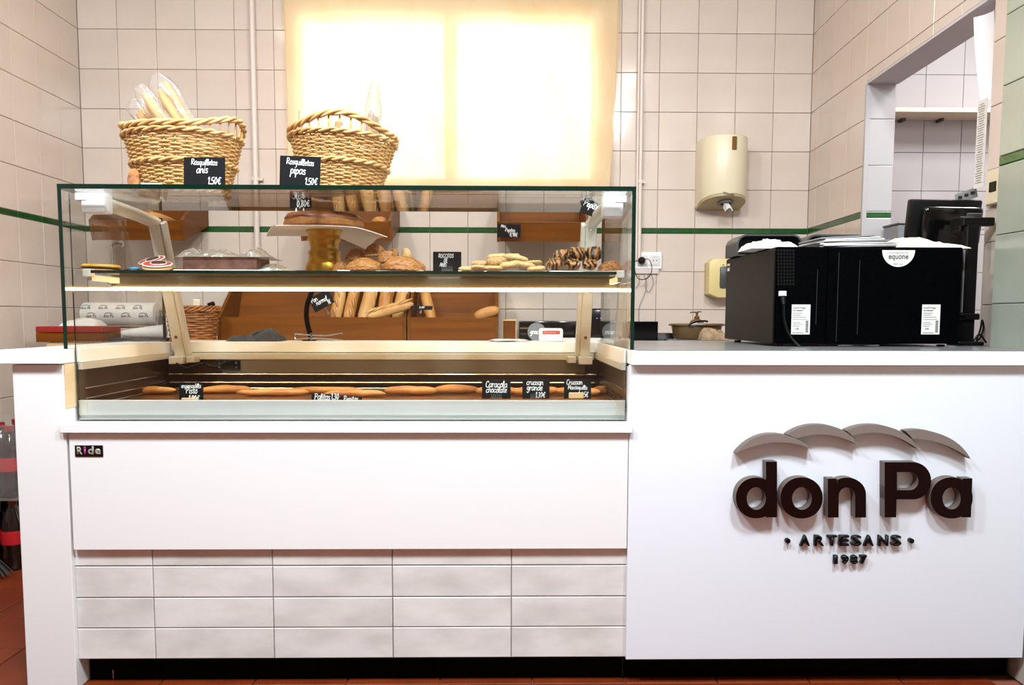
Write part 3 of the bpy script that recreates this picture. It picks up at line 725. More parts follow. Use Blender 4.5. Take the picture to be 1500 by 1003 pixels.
# maker's badge
bx0, bz1 = zx(110, 652, 0); bx1, bz0 = zx(151.5, 668.5, 0)
badge = B().box(((bx0+bx1)/2, -.001, (bz0+bz1)/2), (bx1-bx0, .002, bz1-bz0)).out('badge', M['blackgloss'], case, label='small black badge reading Ride')
bw = bx1-bx0; bh = bz1-bz0
for ch, fx, w, h, fz, mm in (('R', -.33, .20, .70, .03, 'badgegrey'), ('i', -.145, .07, .72, .04, 'magenta'), ('d', .07, .21, .74, .05, 'badgegrey'), ('e', .32, .21, .54, -.05, 'badgegrey')):
    text('badge_letter', ch, badge, M[mm], ((bx0+bx1)/2+fx*bw, -.0021, (bz0+bz1)/2+fz*bh), w*bw, h*bh, .0004, .03)

# ------------------------------------------------------------------ shop sign on the right counter front
SY = -.030
sign = thing('shop_sign', 'dark raised letters and taupe loaf arcs mounted on the white counter front', 'sign', (0, 0, 0))
ks = (SY+CD)/F
def zp(x, y): return zx(1050+x*.26667, 600+y*.26667, SY)
def ell(cx, cy, rx, ry, n=40, p=2.0):
    o = []
    for i in range(n):
        a = 2*PI*i/n; c, s = math.cos(a), math.sin(a)
        o.append(zp(cx+rx*math.copysign(abs(c)**(2/p), c), cy-ry*math.copysign(abs(s)**(2/p), s)))
    return o
LM = [M['letter'], M['letter_side']]
Y0, Y1 = SY, -.0005
def poly(*pts): return [zp(*p) for p in pts]
# d
b = B(); b.ring(ell(217, 484, 112, 112, p=2.1), ell(217, 487, 53, 62), Y0, Y1, mi=0, side=1); b.prism(poly((270, 285), (331, 285), (331, 591), (272, 591)), Y0-.00003, Y1, mi=0, side=1); b.out('letter', LM, sign)
b = B(); b.ring(ell(466, 484, 116, 113, p=2.1), ell(468, 487, 54, 62), Y0, Y1, mi=0, side=1); b.out('letter', LM, sign)
# n
arch = [(610, 592), (610, 378), (657, 378), (662, 408)]
arch += [(715+105*math.cos(a)*1.0, 465-93*math.sin(a)) for a in [PI*(.66-.066*i) for i in range(11)]]
arch += [(820, 592), (760, 592), (760, 475)] + [(715+45*math.cos(a), 472-46*math.sin(a)) for a in [PI*(.1+.08*i) for i in range(11)]] + [(670, 475), (669, 592)]
b = B(); b.prism(poly(*arch), Y0, Y1, mi=0, side=1); b.out('letter', LM, sign)
# P
def dshape(x0, xm, y0, y1, rx, n=16):
    cy, ry = (y0+y1)/2, (y1-y0)/2
    return [(x0, y1), (x0, y0)] + [(xm+rx*math.sin(PI*i/n), cy-ry*math.cos(PI*i/n)) for i in range(n+1)]
b = B(); b.ring(poly(*dshape(922, 1080, 288, 492, 98)), poly(*dshape(990, 1060, 342, 441, 48)), Y0, Y1, mi=0, side=1); b.prism(poly((922, 420), (990, 420), (985, 591), (922, 591)), Y0-.00003, Y1, mi=0, side=1); b.out('letter', LM, sign)
# a
b = B(); b.ring(ell(1290, 484, 116, 113, p=2.1), ell(1290, 487, 50, 60), Y0, Y1, mi=0, side=1); b.prism(poly((1352, 377), (1404, 377), (1396, 591), (1348, 591)), Y0-.00003, Y1, mi=0, side=1); b.out('letter', LM, sign)
def qb(p0, p1, p2, n=14): return [((1-t)**2*p0[0]+2*t*(1-t)*p1[0]+t*t*p2[0], (1-t)**2*p0[1]+2*t*(1-t)*p1[1]+t*t*p2[1]) for t in [i/n for i in range(n+1)]]
arcs = [qb((108, 238), (220, 100), (390, 142))+qb((390, 142), (470, 165), (523, 217))[1:]+qb((523, 217), (330, 130), (108, 238))[1:-1],
        qb((388, 137), (480, 70), (600, 84))+qb((600, 84), (735, 105), (775, 195))[1:]+qb((775, 195), (620, 100), (442, 158))[1:],
        qb((712, 115), (800, 70), (910, 86))+qb((910, 86), (1060, 115), (1106, 216))[1:]+qb((1106, 216), (930, 85), (745, 143))[1:],
        qb((1036, 116), (1110, 100), (1190, 122))+qb((1190, 122), (1340, 160), (1397, 271))[1:]+qb((1397, 271), (1240, 160), (1080, 160))[1:]]
for i, a in enumerate(arcs):
    b = B(); b.prism(poly(*a), Y0+(.002 if i % 2 else 0), Y1, mi=0, side=1); b.out('loaf_arc', [M['arc'], M['letter_side']], sign, label='taupe crescent like the top of a loaf')
def row(chars, xs, y0, y1, w, bold):
    for ch, x in zip(chars, xs):
        cx, cz = zx(1050+x*.26667, 600+(y0+y1)/2*.26667, -.014)
        k2 = .26667*(-.014+CD)/F
        b = B(); b.bm.free(); b.bm = text_mesh(ch, (w if ch not in '1I' else w*.5)*k2, (y1-y0)*k2, .013, bold)
        b.out('small_letter', [M['black']], sign, loc=(cx, -.001, cz))
row('ARTESANS', (487, 566, 636, 702, 770, 838, 918, 989), 690, 750, 54, .02)
row('1987', (656, 708, 758, 808), 800, 849, 38, .02)
for x in (393, 1073):
    cx, cz = zx(1050+x*.26667, 600+722*.26667, -.014); B().lathe([(.0068, 0), (.0068, .012), (0, .0125)], 14, rot=(PI/2, 0, 0)).out('dot', M['black'], sign, loc=(cx, -.001, cz))
# ================================================================== BACK WORKTOP
BZ = .905
t = thing('back_worktop', 'long wood-edged steel worktop against the tiled back wall', 'worktop', (0, 0, 0))
B().box((-.21, 1.83, BZ-.021), (3.60, .70, .038), bevel=.001).out('board', M['wood_light'], t)
B().box((-.21, 1.832, BZ-.001), (3.58, .69, .002)).out('steel_sheet', M['steel'], t)
B().box((-.21, 1.86, .43), (3.44, .60, .86)).out('carcass', M['white'], t)
X0, Z0 = zx(51, 506, 1.46); X1, Z1 = zx(108, 488, 1.46)
t = thing('box', 'flat red topped wooden box at the far left, beside the case', 'box', ((X0+X1)/2+.06, 1.56, BZ))
B().box((0, 0, .021), (X1-X0+.12, .18, .04), bevel=.002).out('wooden_body', M['wood'], t)
B().box((0, 0, .056), (X1-X0+.12, .184, .028), bevel=.004).out('lid', M['red'], t, label='dark red lid')

# ---- bread shapes
def loaf(b, L, R, bend=0, pinch=.55, n=16, m=12, squash=.85, amp=.004, sc=14, seed=0, mi=0):
    pts = []; rr = []
    for i in range(n+1):
        u = i/n; x = (u-.5)*L
        pts.append((x, bend*(1-(2*u-1)**2), 0)); rr.append(R*max(.02, (1-abs(2*u-1)**2.6))**pinch)
    b.tube(pts, rr, m, mi=mi, flat=squash)
    b.noise(amp, sc, seed); return b
def baguette(L, R, seed):
    b = B(); loaf(b, L, R, 0, .42, 22, 12, .92, .005, 9, seed)
    for k in range(5):
        x = (-.36+.18*k)*L
        b.tube([(x-.035, -.012, R*.90), (x, 0, R*.985), (x+.035, .012, R*.90)], [.003, .0085, .003], 6, flat=.6)
    return b

# ---- bread bins on the wall
def upper_bin(label, px0, px1):
    xa = zx(px0, 355, 1.84)[0]; xb = zx(px1, 355, 1.84)[0]; w = xb-xa
    t = thing('bread_bin', label, 'bread bin', ((xa+xb)/2, 2.17, 1.44), group='wooden bread bins on the back wall')
    o = Vector((0, 2.17, 1.44)); pr = [(1.845, 1.386), (1.818, 1.481), (2.02, 1.606), (2.172, 1.622), (2.172, 1.490)]
    lp = [(y-2.17, z-1.44) for y, z in pr]
    for s in (-1, 1):
        B().prism(lp, s*(w/2-.007)-.007, s*(w/2-.007)+.007, 'x').out('cheek', M['wood_side'], t)
    ww = w-.030
    def slab(name, a, c, th, nrm):
        (y0, z0), (y1, z1) = a, c; ny, nz = nrm
        B().prism([(y0, z0), (y1, z1), (y1+ny*th, z1+nz*th), (y0+ny*th, z0+nz*th)], -ww/2, ww/2, 'x').out(name, M['wood'], t)
    slab('front_board', (lp[0][0]+.004, lp[0][1]+.002), (lp[1][0]+.004, lp[1][1]-.003), .014, (.96, .27))
    slab('bottom_board', (lp[0][0]+.02, lp[0][1]+.008), (lp[4][0]-.002, lp[4][1]+.002), .013, (-.3, .95))
    slab('back_board', (-.012, lp[4][1]+.014), (-.012, lp[3][1]-.005), .012, (1, 0))
    return t, w
b1, w1 = upper_bin('wooden bread bin at left on the wall, two loaves showing in it', 134, 271)
b2, w2 = upper_bin('wooden bread bin on the wall behind the brown cake', 441, 574)
b3, w3 = upper_bin('wooden bread bin at right on the wall, with a price tag on its front', 728, 862)
lf = loaf(B(), .27, .040, .01, .45, seed=3).out('bread_loaf', M['crust'], smooth=True, ang=2)
tag(lf, 'left loaf of the two in the left wall bin', 'loaf', 'loaves in the wall bins'); c = at(222, 322, 1.98); lf.location = c; lf.rotation_euler = (0, .12, PI/2+.35)
l2 = lf.copy(); COL.objects.link(l2); l2['label'] = 'right loaf of the two in the left wall bin'; l2.location = at(240, 326, 1.97)+Vector((0, 0, .005)); l2.rotation_euler = (.2, .1, PI/2-.15)
l3 = lf.copy(); COL.objects.link(l3); l3['label'] = 'loaf at the right end of the bin behind the cake'; l3.location = at(557, 328, 1.96); l3.rotation_euler = (.1, .05, PI/2+.3); l3.scale = (.8, .9, .9)

# ---- tall bins standing on the worktop
def lower_bin(label, px0, px1):
    xa = zx(px0, 480, 1.73)[0]; xb = zx(px1, 480, 1.73)[0]; w = xb-xa
    t = thing('bread_bin', label, 'bread bin', ((xa+xb)/2, 1.73, BZ), group='wooden bread bins on the worktop')
    pr = [(0, .001), (0, .113), (.20, .25), (.40, .365), (.435, .365), (.435, .001)]
    for s in (-1, 1): B().prism(pr, s*(w/2-.008)-.0075, s*(w/2-.008)+.0075, 'x').out('cheek', M['wood_side'], t)
    ww = w-.032
    B().box((0, .008, .058), (ww, .016, .112), bevel=.001).out('front_board', M['wood'], t)
    B().box((0, .215, .012), (ww, .39, .014)).out('bottom_board', M['wood'], t)
    B().prism([(.22, .02), (.405, .352), (.42, .345), (.235, .015)], -ww/2, ww/2, 'x').out('back_board', M['wood'], t)
    return t
lower_bin('long wooden bin holding the upright baguettes', 318, 595)
lower_bin('short wooden bin at right with one bread roll', 596.5, 730)
bg = None; k = 0
spec = [(345, 650, 372, 505, .030, 'first'), (415, 650, 452, 505, .029, 'second'), (505, 650, 540, 505, .037, 'third'), (602, 650, 627, 505, .033, 'fourth'), (688, 650, 716, 505, .034, 'fifth'), (868, 655, 832, 512, .027, None)]
for (xb_, yb_, xt_, yt_, r, nm) in spec:
    q0 = at(400+xb_/3.75, 290+yb_/3.75, 1.865); q1 = at(400+xt_/3.75, 290+yt_/3.75, 1.93)
    d = (q1-q0).normalized(); L = .31; zb = BZ+.045
    base = q0-d*((q0.z-zb)/d.z)
    o = baguette(L, r, k).out('baguette', M['crust_pale'] if k % 2 == 0 else M['crust'], smooth=True, ang=2)
    tag(o, f'{nm} upright baguette from the left in the long wooden bin' if nm else 'thin upright baguette standing alone at right of the row', 'baguette', 'upright baguettes')
    o.location = base+d*(L/2); dd = d.to_track_quat('X', 'Z'); o.rotation_mode = 'QUATERNION'; o.rotation_quaternion = dd @ Vector((1, 0, 0)).rotation_difference(Vector((1, 0, 0)))
    from mathutils import Quaternion
    o.rotation_quaternion = o.rotation_quaternion @ Quaternion((1, 0, 0), .7*k)
    k += 1
q0, q1 = at(540, 462, 1.745), at(603, 446, 1.745)
o = baguette((q1-q0).length+.02, .027, 9).out('baguette', M['crust_pale'], smooth=True, ang=2); tag(o, 'short baguette lying across the front rail of the bin', 'baguette')
o.location = (q0+q1)/2; o.rotation_euler = (.6, -math.atan2(q1.z-q0.z, q1.x-q0.x), 0)
o = loaf(B(), .13, .030, 0, .4, seed=5).out('bread_roll', M['crust'], smooth=True, ang=2); tag(o, 'round tipped roll lying on the rail of the short bin', 'bread roll')
o.location = at(713, 458, 1.745); o.rotation_euler = (0, -.28, 0)

# ---- wicker baskets
def wicker(name, label, loc, rz, Rx, Ry, bx, by, H, m_body, m_rim, ns=32, nr=27, rise=.030, opening=.03, cat='basket', handles=True, wr=.0030, mid=True):
    t = thing(name, label, cat, loc, (0, 0, rz))
    def rad(f, a): 
        k = f**.85
        rx, ry = bx+(Rx-bx)*k, by+(Ry-by)*k
        return rx*math.cos(a), ry*math.sin(a)
    def hb(a): return abs(math.cos(a))**5 if handles else 0
    def rimz(a): return H + rise*hb(a)
    def topz(a): return H-.010-opening*.45*(1 if hb(a) > .62 else 0) if handles else H-.008
    # weave
    b = B(); seg = ns*4
    for j in range(nr):
        f = (j+.5)/nr; pts = []
        for i in range(seg):
            a = 2*PI*i/seg; z = .006+(H-.022)*f
            x, y = rad(z/H, a); r = math.hypot(x, y); off = .0034*math.cos(ns/2*a+PI*j)
            pts.append((x*(1+off/r), y*(1+off/r), z+.0012*math.sin(3*a+j)))
        b.tube(pts, wr*random.uniform(.88, 1.08), 5, closed=True)
    b.out('weave', m_body, t, smooth=True, ang=2, kind='stuff')
    # stakes
    b = B()
    for i in range(ns):
        a = 2*PI*(i)/ns; P = []
        for q in range(7):
            z = rimz(a)*q/6; x, y = rad(min(z/H, 1.05), a); P.append((x, y, z))
        b.tube(P, .0028, 5)
    b.out('stakes', m_body, t, smooth=True, ang=2, kind='stuff')
    # braided rim
    n = 110
    for ph in range(3):
        P = []
        for i in range(n):
            a = 2*PI*i/n; x, y = rad(rimz(a)/H*.99, a); r = math.hypot(x, y); w = 9*a+ph*2*PI/3
            P.append((x*(1+.0055*math.cos(w)/r), y*(1+.0055*math.cos(w)/r), rimz(a)+.0055*math.sin(w)))
        B().tube(P, .0048, 6, closed=True).out('rim_strand', m_rim, t, smooth=True, ang=2)
    # waist band and foot band
    for zz in ([.47*H, H-.016] if mid else [H-.012]) + [.006]:
        b = B()
        for ph in range(2):
            P = []
            for i in range(n):
                a = 2*PI*i/n; x, y = rad(zz/H, a); r = math.hypot(x, y); w = 14*a+ph*PI
                P.append((x*(1+(.005+.004*math.cos(w))/r), y*(1+(.005+.004*math.cos(w))/r), zz+.004*math.sin(w)))
            b.tube(P, .0042, 5, closed=True)
        b.out('band', m_rim, t, smooth=True, ang=2)
    b = B()
    b.lathe([(0, .003), (.98, .003), (.98, .007), (0, .007)], 32, sx=bx, sy=by); b.out('base', m_body, t)
    # inner lining so that light does not leak straight through
    return t
cA = at(272, 290, .255); cB = at(501, 290, .255)
wicker('wicker_basket', 'straw wicker basket at left on the case, long golden breadsticks rising from it', (cA.x, .255, GT), -.22, .165, .152, .118, .105, .178, M['wicker'], M['wicker_rim'])
wicker('wicker_basket', 'straw wicker basket before the blind, its arched handle facing front', (cB.x, .255, GT), PI/2+.12, .165, .152, .118, .100, .168, M['wicker'], M['wicker_rim'])
for o in COL.objects:
    if o.name.startswith('wicker_basket') and o.type == 'EMPTY':
        o['group'] = 'wicker baskets on top of the display case'
        if o.name.endswith('.001'): o.rotation_euler.x = .045; o.location.z += .005
# bags of breadsticks
def bag(label, p0, p1, n, rs, sm, fm, top=.05, spread=1.0, rad_=.03, flat=.7, seed=0, open_top=.012, Ls=None):
    """p0 lower end, p1 upper end of the sticks; clear sleeve runs on past them"""
    t = thing('breadstick_bag', label, 'bread bag', p0, group='bagged breadsticks in the baskets')
    d = Vector(p1)-Vector(p0); L = d.length; t.rotation_mode = 'QUATERNION'; t.rotation_quaternion = d.to_track_quat('Z', 'Y')
    rnd = random.Random(seed)
    for i in range(n):
        a = 2*PI*i/n; x, y = (rad_-rs)*.85*math.cos(a)*spread, (rad_-rs)*.85*math.sin(a)*flat; ll = L*rnd.uniform(.86, 1.0) if Ls is None else L*Ls[i % len(Ls)]
        if i == 0 and n > 4: x = y = 0
        P = [(x, y, ll*q/6) for q in range(7)]
        R = [rs*.6] + [rs]*5 + [rs*.55]
        b = B().tube(P, R, 8, flat=.8); b.noise(.0022, 22, seed+i); b.out('breadstick', sm, t, smooth=True, ang=2)
    b = B(); P = []; R = []
    for q in range(13):
        f = q/12; z = -.005+(L+top)*f; P.append((.002*math.sin(q*1.7), .002*math.cos(q*2.1), z)); k = 1.12 if z < L else 1.12-(1.12-open_top/rad_)*min(1, (z-L)/top)**.7
        R.append(rad_*k)
    b.tube(P, R, 18, cap=False, flat=flat+.12); b.noise(.0055, 34, seed+3); b.noise(.003, 90, seed+5)
    b.out('film', fm, t, smooth=True, ang=1.0, label='crinkled clear film sleeve')
    return t
zb = GT+.02
def inb(px, py, Y): return at(px, py, Y)
bag('tall bag of golden breadsticks, highest in the left basket', inb(302, 232, .26), inb(234, 122, .24), 5, .0165, M['stick'], M['film'], .03, rad_=.038, seed=1)
bag('bag of breadsticks in the left basket, middle of its three', inb(278, 240, .22), inb(211, 138, .20), 4, .0145, M['stick'], M['film'], .03, rad_=.027, seed=2)
bag('short bag of breadsticks at the left rim of the left basket', inb(258, 240, .27), inb(199, 152, .27), 5, .0140, M['stick'], M['film'], .02, rad_=.032, seed=4)
bag('bag of brown sticks with a tall pointed film top, right basket', inb(540, 262, .27), inb(547, 160, .26), 7, .0082, M['stick_brown'], M['film_thick'], .092, rad_=.024, seed=5, open_top=.014, Ls=[.9, 1, .94, .86, .97, .9])
bag('bag with rounded brown crackers behind the right basket handle', inb(498, 262, .30), inb(499, 176, .30), 5, .0125, M['stick_brown'], M['film'], .05, rad_=.032, seed=6, open_top=.034)
bag('bag of pale sticks at the left inside the right basket', inb(462, 262, .30), inb(456, 187, .30), 5, .0095, M['stick'], M['film'], .05, rad_=.036, seed=7, open_top=.04)
# small things on the top glass
def disc(b, rx, ry, h, mi=0, c=(0, 0, 0), n=24):
    return b.lathe([(0, 0), (.92, 0), (1, h*.3), (1, h*.65), (.93, h), (0, h*1.06)], n, mi, c, rx, ry)
o = disc(B(), .018, .033, .012).out('oval_cookie', M['crunch'], smooth=True); tag(o, 'brown oval cookie leaning at the left end of the top glass', 'cookie'); p = at(196, 274, .16); o.location = (p.x, .17, GT+.032); o.rotation_euler = (PI/2-.2, 0, 0)
p = at(310, 300, .30)
o = disc(B(), .030, .016, .014).out('oval_cookie', M['crunch'], smooth=True); tag(o, 'brown oval cookie lying on the top glass beside the left basket base', 'cookie'); o.location = (at(322, 290, .13).x, .10, GT+.0005)
p = at(288, 280, .075)
t = thing('small_box', 'small red card box standing behind the left chalk tag', 'box', (p.x, .105, GT+.0005)); B().box((0, 0, .017), (.058, .022, .034), bevel=.001).out('carton', M['red'], t); B().box((0, -.0112, .012), (.058, .0012, .006)).out('band', M['redlabel'], t)
p = at(227, 288, .10)
t = thing('paper_pad', 'white pad of paper on the top glass left of the left basket base', 'paper pad', (p.x-.005, .105, GT+.0005), (0, 0, .15)); B().box((0, 0, .006), (.055, .04, .011)).out('sheets', M['paper'], t); B().box((0, 0, .0122), (.056, .041, .0012)).out('cover', M['olive'], t)
price_tag('chalk tag reading Rosquilletas anis 1,50\u20ac before the left basket', (270, 242, 329, 283), .055, [('Rosquilletas', .5, .74, .085, -.02), ('anis', .45, .47, .11, 0), ("1,50\u20ac", .74, .08, .11, 0)], lean=.08, base=GT+.0005, holder='pegs' if 0 else None)
price_tag('chalk tag reading Rosquilletas pipas 1,50\u20ac before the right basket', (410, 240, 468, 283), .055, [('Rosquilletas', .5, .72, .085, -.05), ('pipas', .45, .42, .11, -.03), ("1,50\u20ac", .78, .08, .10, 0)], lean=.06, roll=.03, base=GT+.0005)

# ================================================================== GLASS SHELF
def tray(label, px0, px1, mat_='alu', y0=.16, y1=.42):
    xa, xb = zx(px0, 396, .2)[0], zx(px1, 396, .2)[0]
    t = thing('tray', label, 'tray', ((xa+xb)/2, (y0+y1)/2, SHT), group='thin trays on the glass shelf')
    B().box((0, 0, .0012), (xb-xa, y1-y0, .0016)).out('sheet', M[mat_], t)
    b = B(); w, d = (xb-xa)/2-.001, (y1-y0)/2-.001
    b.tube([(-w, -d, .003), (w, -d, .003), (w, d, .003), (-w, d, .003)], .0014, 5, closed=True); b.out('rim', M[mat_], t)
tray('silver tray under the wrapped cocoa slab', 262, 400)
tray('silver tray under the heap of turnovers', 498, 622)
tray('silver tray under the pale biscuits', 672, 800)
tray('silver tray under the chocolate striped pastries', 804, 900)
ST = SHT+.0032
def onshelf(px, Y): return Vector((zx(px, 396, Y)[0], Y, SHT+.0005))
p = onshelf(148, .22); t = thing('iced_cookie', 'oval cookie with yellow icing at the left end of the glass shelf', 'cookie', p, (0, .03, 0))
disc(B(), .056, .04, .007).out('biscuit', M['biscuit'], t, smooth=True); disc(B(), .055, .039, .004, c=(0, 0, .0072)).out('dark_filling', M['icing_black'], t, smooth=True); disc(B(), .054, .038, .0095, c=(0, 0, .0115)).out('yellow_icing', M['icing_yellow'], t, smooth=True)
p = onshelf(195, .20); t = thing('iced_cookie', 'small flat cookie with blue icing between the yellow and red ones', 'cookie', p); disc(B(), .024, .02, .006).out('biscuit', M['icing_black'], t, smooth=True); disc(B(), .016, .012, .005, c=(.004, 0, .0065)).out('blue_icing', M['icing_blue'], t, smooth=True)
def redcookie(label, p, rot, s=1):
    t = thing('iced_cookie', label, 'cookie', p, rot); disc(B(), .042*s, .034*s, .008).out('biscuit', M['biscuit'], t, smooth=True)
    disc(B(), .040*s, .032*s, .006, c=(0, 0, .0085)).out('red_icing', M['icing_red'], t, smooth=True); disc(B(), .02*s, .016*s, .004, c=(.004, 0, .0145)).out('brown_icing', M['icing_brown'], t, smooth=True)
    P = [(.040*s*math.cos(a), .032*s*math.sin(a), .0125) for a in [2*PI*i/30 for i in range(30)]]
    B().tube(P, .0022, 6, closed=True).tube([(.022*s*math.cos(a)+.004, .018*s*math.sin(a), .0155) for a in [2*PI*i/20 for i in range(20)]], .0016, 5, closed=True).out('white_icing', M['icing_white'], t, smooth=True)
redcookie('red iced cookie with white rims, lower of the leaning pair', onshelf(229, .19)+Vector((.004, 0, .009)), (.32, .02, .1))
redcookie('red iced cookie with white rims, upper of the leaning pair', onshelf(225, .245)+Vector((0, 0, .024)), (.40, -.16, -.1), .95)
o = disc(B(), .026, .02, .012).out('oval_cookie', M['crunch'], smooth=True); tag(o, 'small dark cookie just right of the red iced pair', 'cookie'); o.location = onshelf(262, .24)
# cocoa slab wrapped in film
xa, xb = zx(277, 390, .24)[0], zx(384, 390, .24)[0]
o = B().box((0, 0, .021), (xb-xa, .13, .038), bevel=.004, seg=2).noise(.003, 30, 2).out('cocoa_slab', M['brownie'], smooth=True); tag(o, 'rectangular brown cocoa cake slab under crumpled film', 'cake'); o.location = ((xa+xb)/2, .255, ST)
def crumple(name, label, cat, w, d, h, loc, m, rot=(0, 0, 0), seed=0, n=26, profile=None, amp=.012, sc=18, ang=.5):
    b = B(); g = []
    for j in range(n+1):
        r = []
        for i in range(n+1):
            u, v = i/n, j/n; e = (math.sin(PI*u)*math.sin(PI*v))**.35 if 0 < u < 1 and 0 < v < 1 else 0
            z = h*e*(profile(u, v) if profile else 1)
            q = noise.noise_vector(Vector((u*w*sc+seed, v*d*sc, seed*1.7)))*amp + noise.noise_vector(Vector((u*w*sc*2.7, v*d*sc*2.7+seed, 4)))*amp*.5
            r.append(b.bm.verts.new(((u-.5)*w+q.x*e, (v-.5)*d+q.y*e, max(.0006, z+q.z*e*1.1))))
        g.append(r)
    for j in range(n):
        for i in range(n): b.bm.faces.new((g[j][i], g[j][i+1], g[j+1][i+1], g[j+1][i]))
    # underside closes the lump
    bot = [g[0][i] for i in range(n+1)]+[g[j][n] for j in range(1, n+1)]+[g[n][i] for i in range(n-1, -1, -1)]+[g[j][0] for j in range(n-1, 0, -1)]
    b.bm.faces.new(bot[::-1])
    o = b.out(name, m, smooth=True, ang=ang); tag(o, label, cat); o.location = loc; o.rotation_euler = rot; return o
crumple('film_wrap', 'crumpled milky film lying over the cocoa slab, standing up at its left', 'film', zx(402, 390, .24)[0]-zx(268, 390, .24)[0], .16, .014, ((xa+xb)/2+.008, .262, ST+.0385), M['film_thick'], seed=3, profile=lambda u, v: .8+2.6*max(0, 1-abs(u-.10)*7)+.9*max(0, 1-abs(u-.4)*5)+2.4*max(0, 1-abs(u-.82)*9), amp=.012, sc=30)
crumple('film_wrap', 'low flap of clear film right of the cocoa slab, towards the gold stand', 'film', .10, .14, .026, (onshelf(408, .25).x, .27, SHT+.001), M['film_thick'], seed=8, profile=lambda u, v: 1.3-u, amp=.008, sc=30)
# cake on its gold stand
cz = zx(473, 397, .27)
st = thing('cake_stand', 'gold ringed pedestal carrying the brown cake', 'cake stand', (zx(473.5, 396, .27)[0], .29, SHT+.0005))
B().lathe([(0, 0), (.056, 0), (.057, .008), (.053, .026), (.051, .034), (.0475, .037), (.045, .055), (.048, .060), (.047, .066), (.042, .070), (.041, .078), (.044, .092), (.049, .100), (.049, .104), (.046, .108), (.047, .116), (.053, .124), (.053, .128), (0, .128)], 40).out('pedestal', M['gold'], st, smooth=True, ang=.9)
o = bpy.data.objects.new('cake_board', None)
b = B(); n = 14; g = []
bw = .155
for j in range(n+1):
    r = []
    for i in range(n+1):
        x, y = (i/n-.5)*2*bw, (j/n-.5)*2*bw; rr = math.hypot(x, y)/bw
        z = -.010*max(0, rr-.5)**2*1.5-(.030*max(0, (x+y*.0)/bw-.45) if x > 0 else -.006*max(0, -x/bw-.5)) - .02*max(0, x/bw-.4)*max(0, y/bw)
        r.append((x, y, z))
    g.append(r)
top = [[b.bm.verts.new(q) for q in r] for r in g]; bt = [[b.bm.verts.new((q[0], q[1], q[2]-.0022)) for q in r] for r in g]
for j in range(n):
    for i in range(n):
        b.bm.faces.new((top[j][i], top[j][i+1], top[j+1][i+1], top[j+1][i])); b.bm.faces.new((bt[j][i], bt[j+1][i], bt[j+1][i+1], bt[j][i+1]))
for i in range(n):
    for a, c in (((0, i), (0, i+1)), ((n, i+1), (n, i)), ((i+1, 0), (i, 0)), ((i, n), (i+1, n))):
        b.bm.faces.new((top[a[0]][a[1]], bt[a[0]][a[1]], bt[c[0]][c[1]], top[c[0]][c[1]]))
o = b.out('cake_board', M['cardboard'], smooth=True, ang=1); tag(o, 'square pale cake card drooping over the gold pedestal', 'cake board'); CZB = SHT+.0005+.128+.0026
o.location = (st.location.x+.002, .29, CZB); o.rotation_euler = (0, 0, .35)
t = thing('cake', 'round glazed brown cake raised on the gold pedestal', 'cake', (st.location.x, .29, CZB+.0008))
b = B().lathe([(0, 0), (.108, 0), (.116, .006), (.117, .016), (.110, .027), (.114, .0275)], 48); b.noise(.003, 30, 2); b.out('sponge', M['crumb'], t, smooth=True)
b = B().lathe([(.113, .022), (.113, .030), (.104, .041), (.085, .045), (0, .046)], 48); b.noise(.0028, 26, 3); b.out('glaze', M['cake'], t, smooth=True)
for i in range(9):
    a = i*2.4; r = .095-.01*(i % 3); B().box((r*math.cos(a), -abs(r*math.sin(a)), .041+.0012*(i % 2)), (.012+.004*(i % 3), .004, .0022), (0, 0, a+1.2), bevel=.0008).out('white_fleck', M['icing_white'], t)
price_tag('dark chalk tag reading Suso 0,80\u20ac stuck into the brown cake', (425, 287, 456, 312), .29, [('Suso', .42, .58, .16, .05), ('0,80\u20ac', .62, .12, .15, .05)], lean=.05, roll=-.02, holder='pegs', base=CZB+.0008+.061)

# ---- turnovers
def turnover_mesh(seed):
    b = B(); n, m = 22, 12; rows_ = []
    for j in range(m+1):
        v = j/m; r = []
        for i in range(n):
            a = 2*PI*i/n; c, s = math.cos(a), math.sin(a)
            rad_ = 1.0 if s <= 0 else 1.0
            k = math.cos(v*PI/2)**.92
            r.append(b.bm.verts.new((c*.5*k, s*.5*k*(1 if s < 0 else .8), (math.sin(v*PI/2))*1.0)) if j < m else None)
        rows_.append(r)
    apex = b.bm.verts.new((0, 0, 1))
    for j in range(m-1):
        for i in range(n): b.bm.faces.new((rows_[j][i], rows_[j][(i+1) % n], rows_[j+1][(i+1) % n], rows_[j+1][i]))
    for i in range(n): b.bm.faces.new((rows_[m-1][i], rows_[m-1][(i+1) % n], apex))
    b.bm.faces.new(rows_[0][::-1])
    b.noise(.09, 2.3, seed); b.noise(.03, 7, seed+4)
    return b
def crimp(t, L, D, H, seed):
    P = [(L*.52*math.cos(a), D*.52*math.sin(a), H*.10+.0018*math.sin(a*22)) for a in [PI+PI*i/40 for i in range(41)]]
    B().tube(P, [.0015+.0035*math.sin(PI*i/40) for i in range(41)], 6, flat=.7).out('crimped_edge', M['pastry'], t, smooth=True, ang=2)
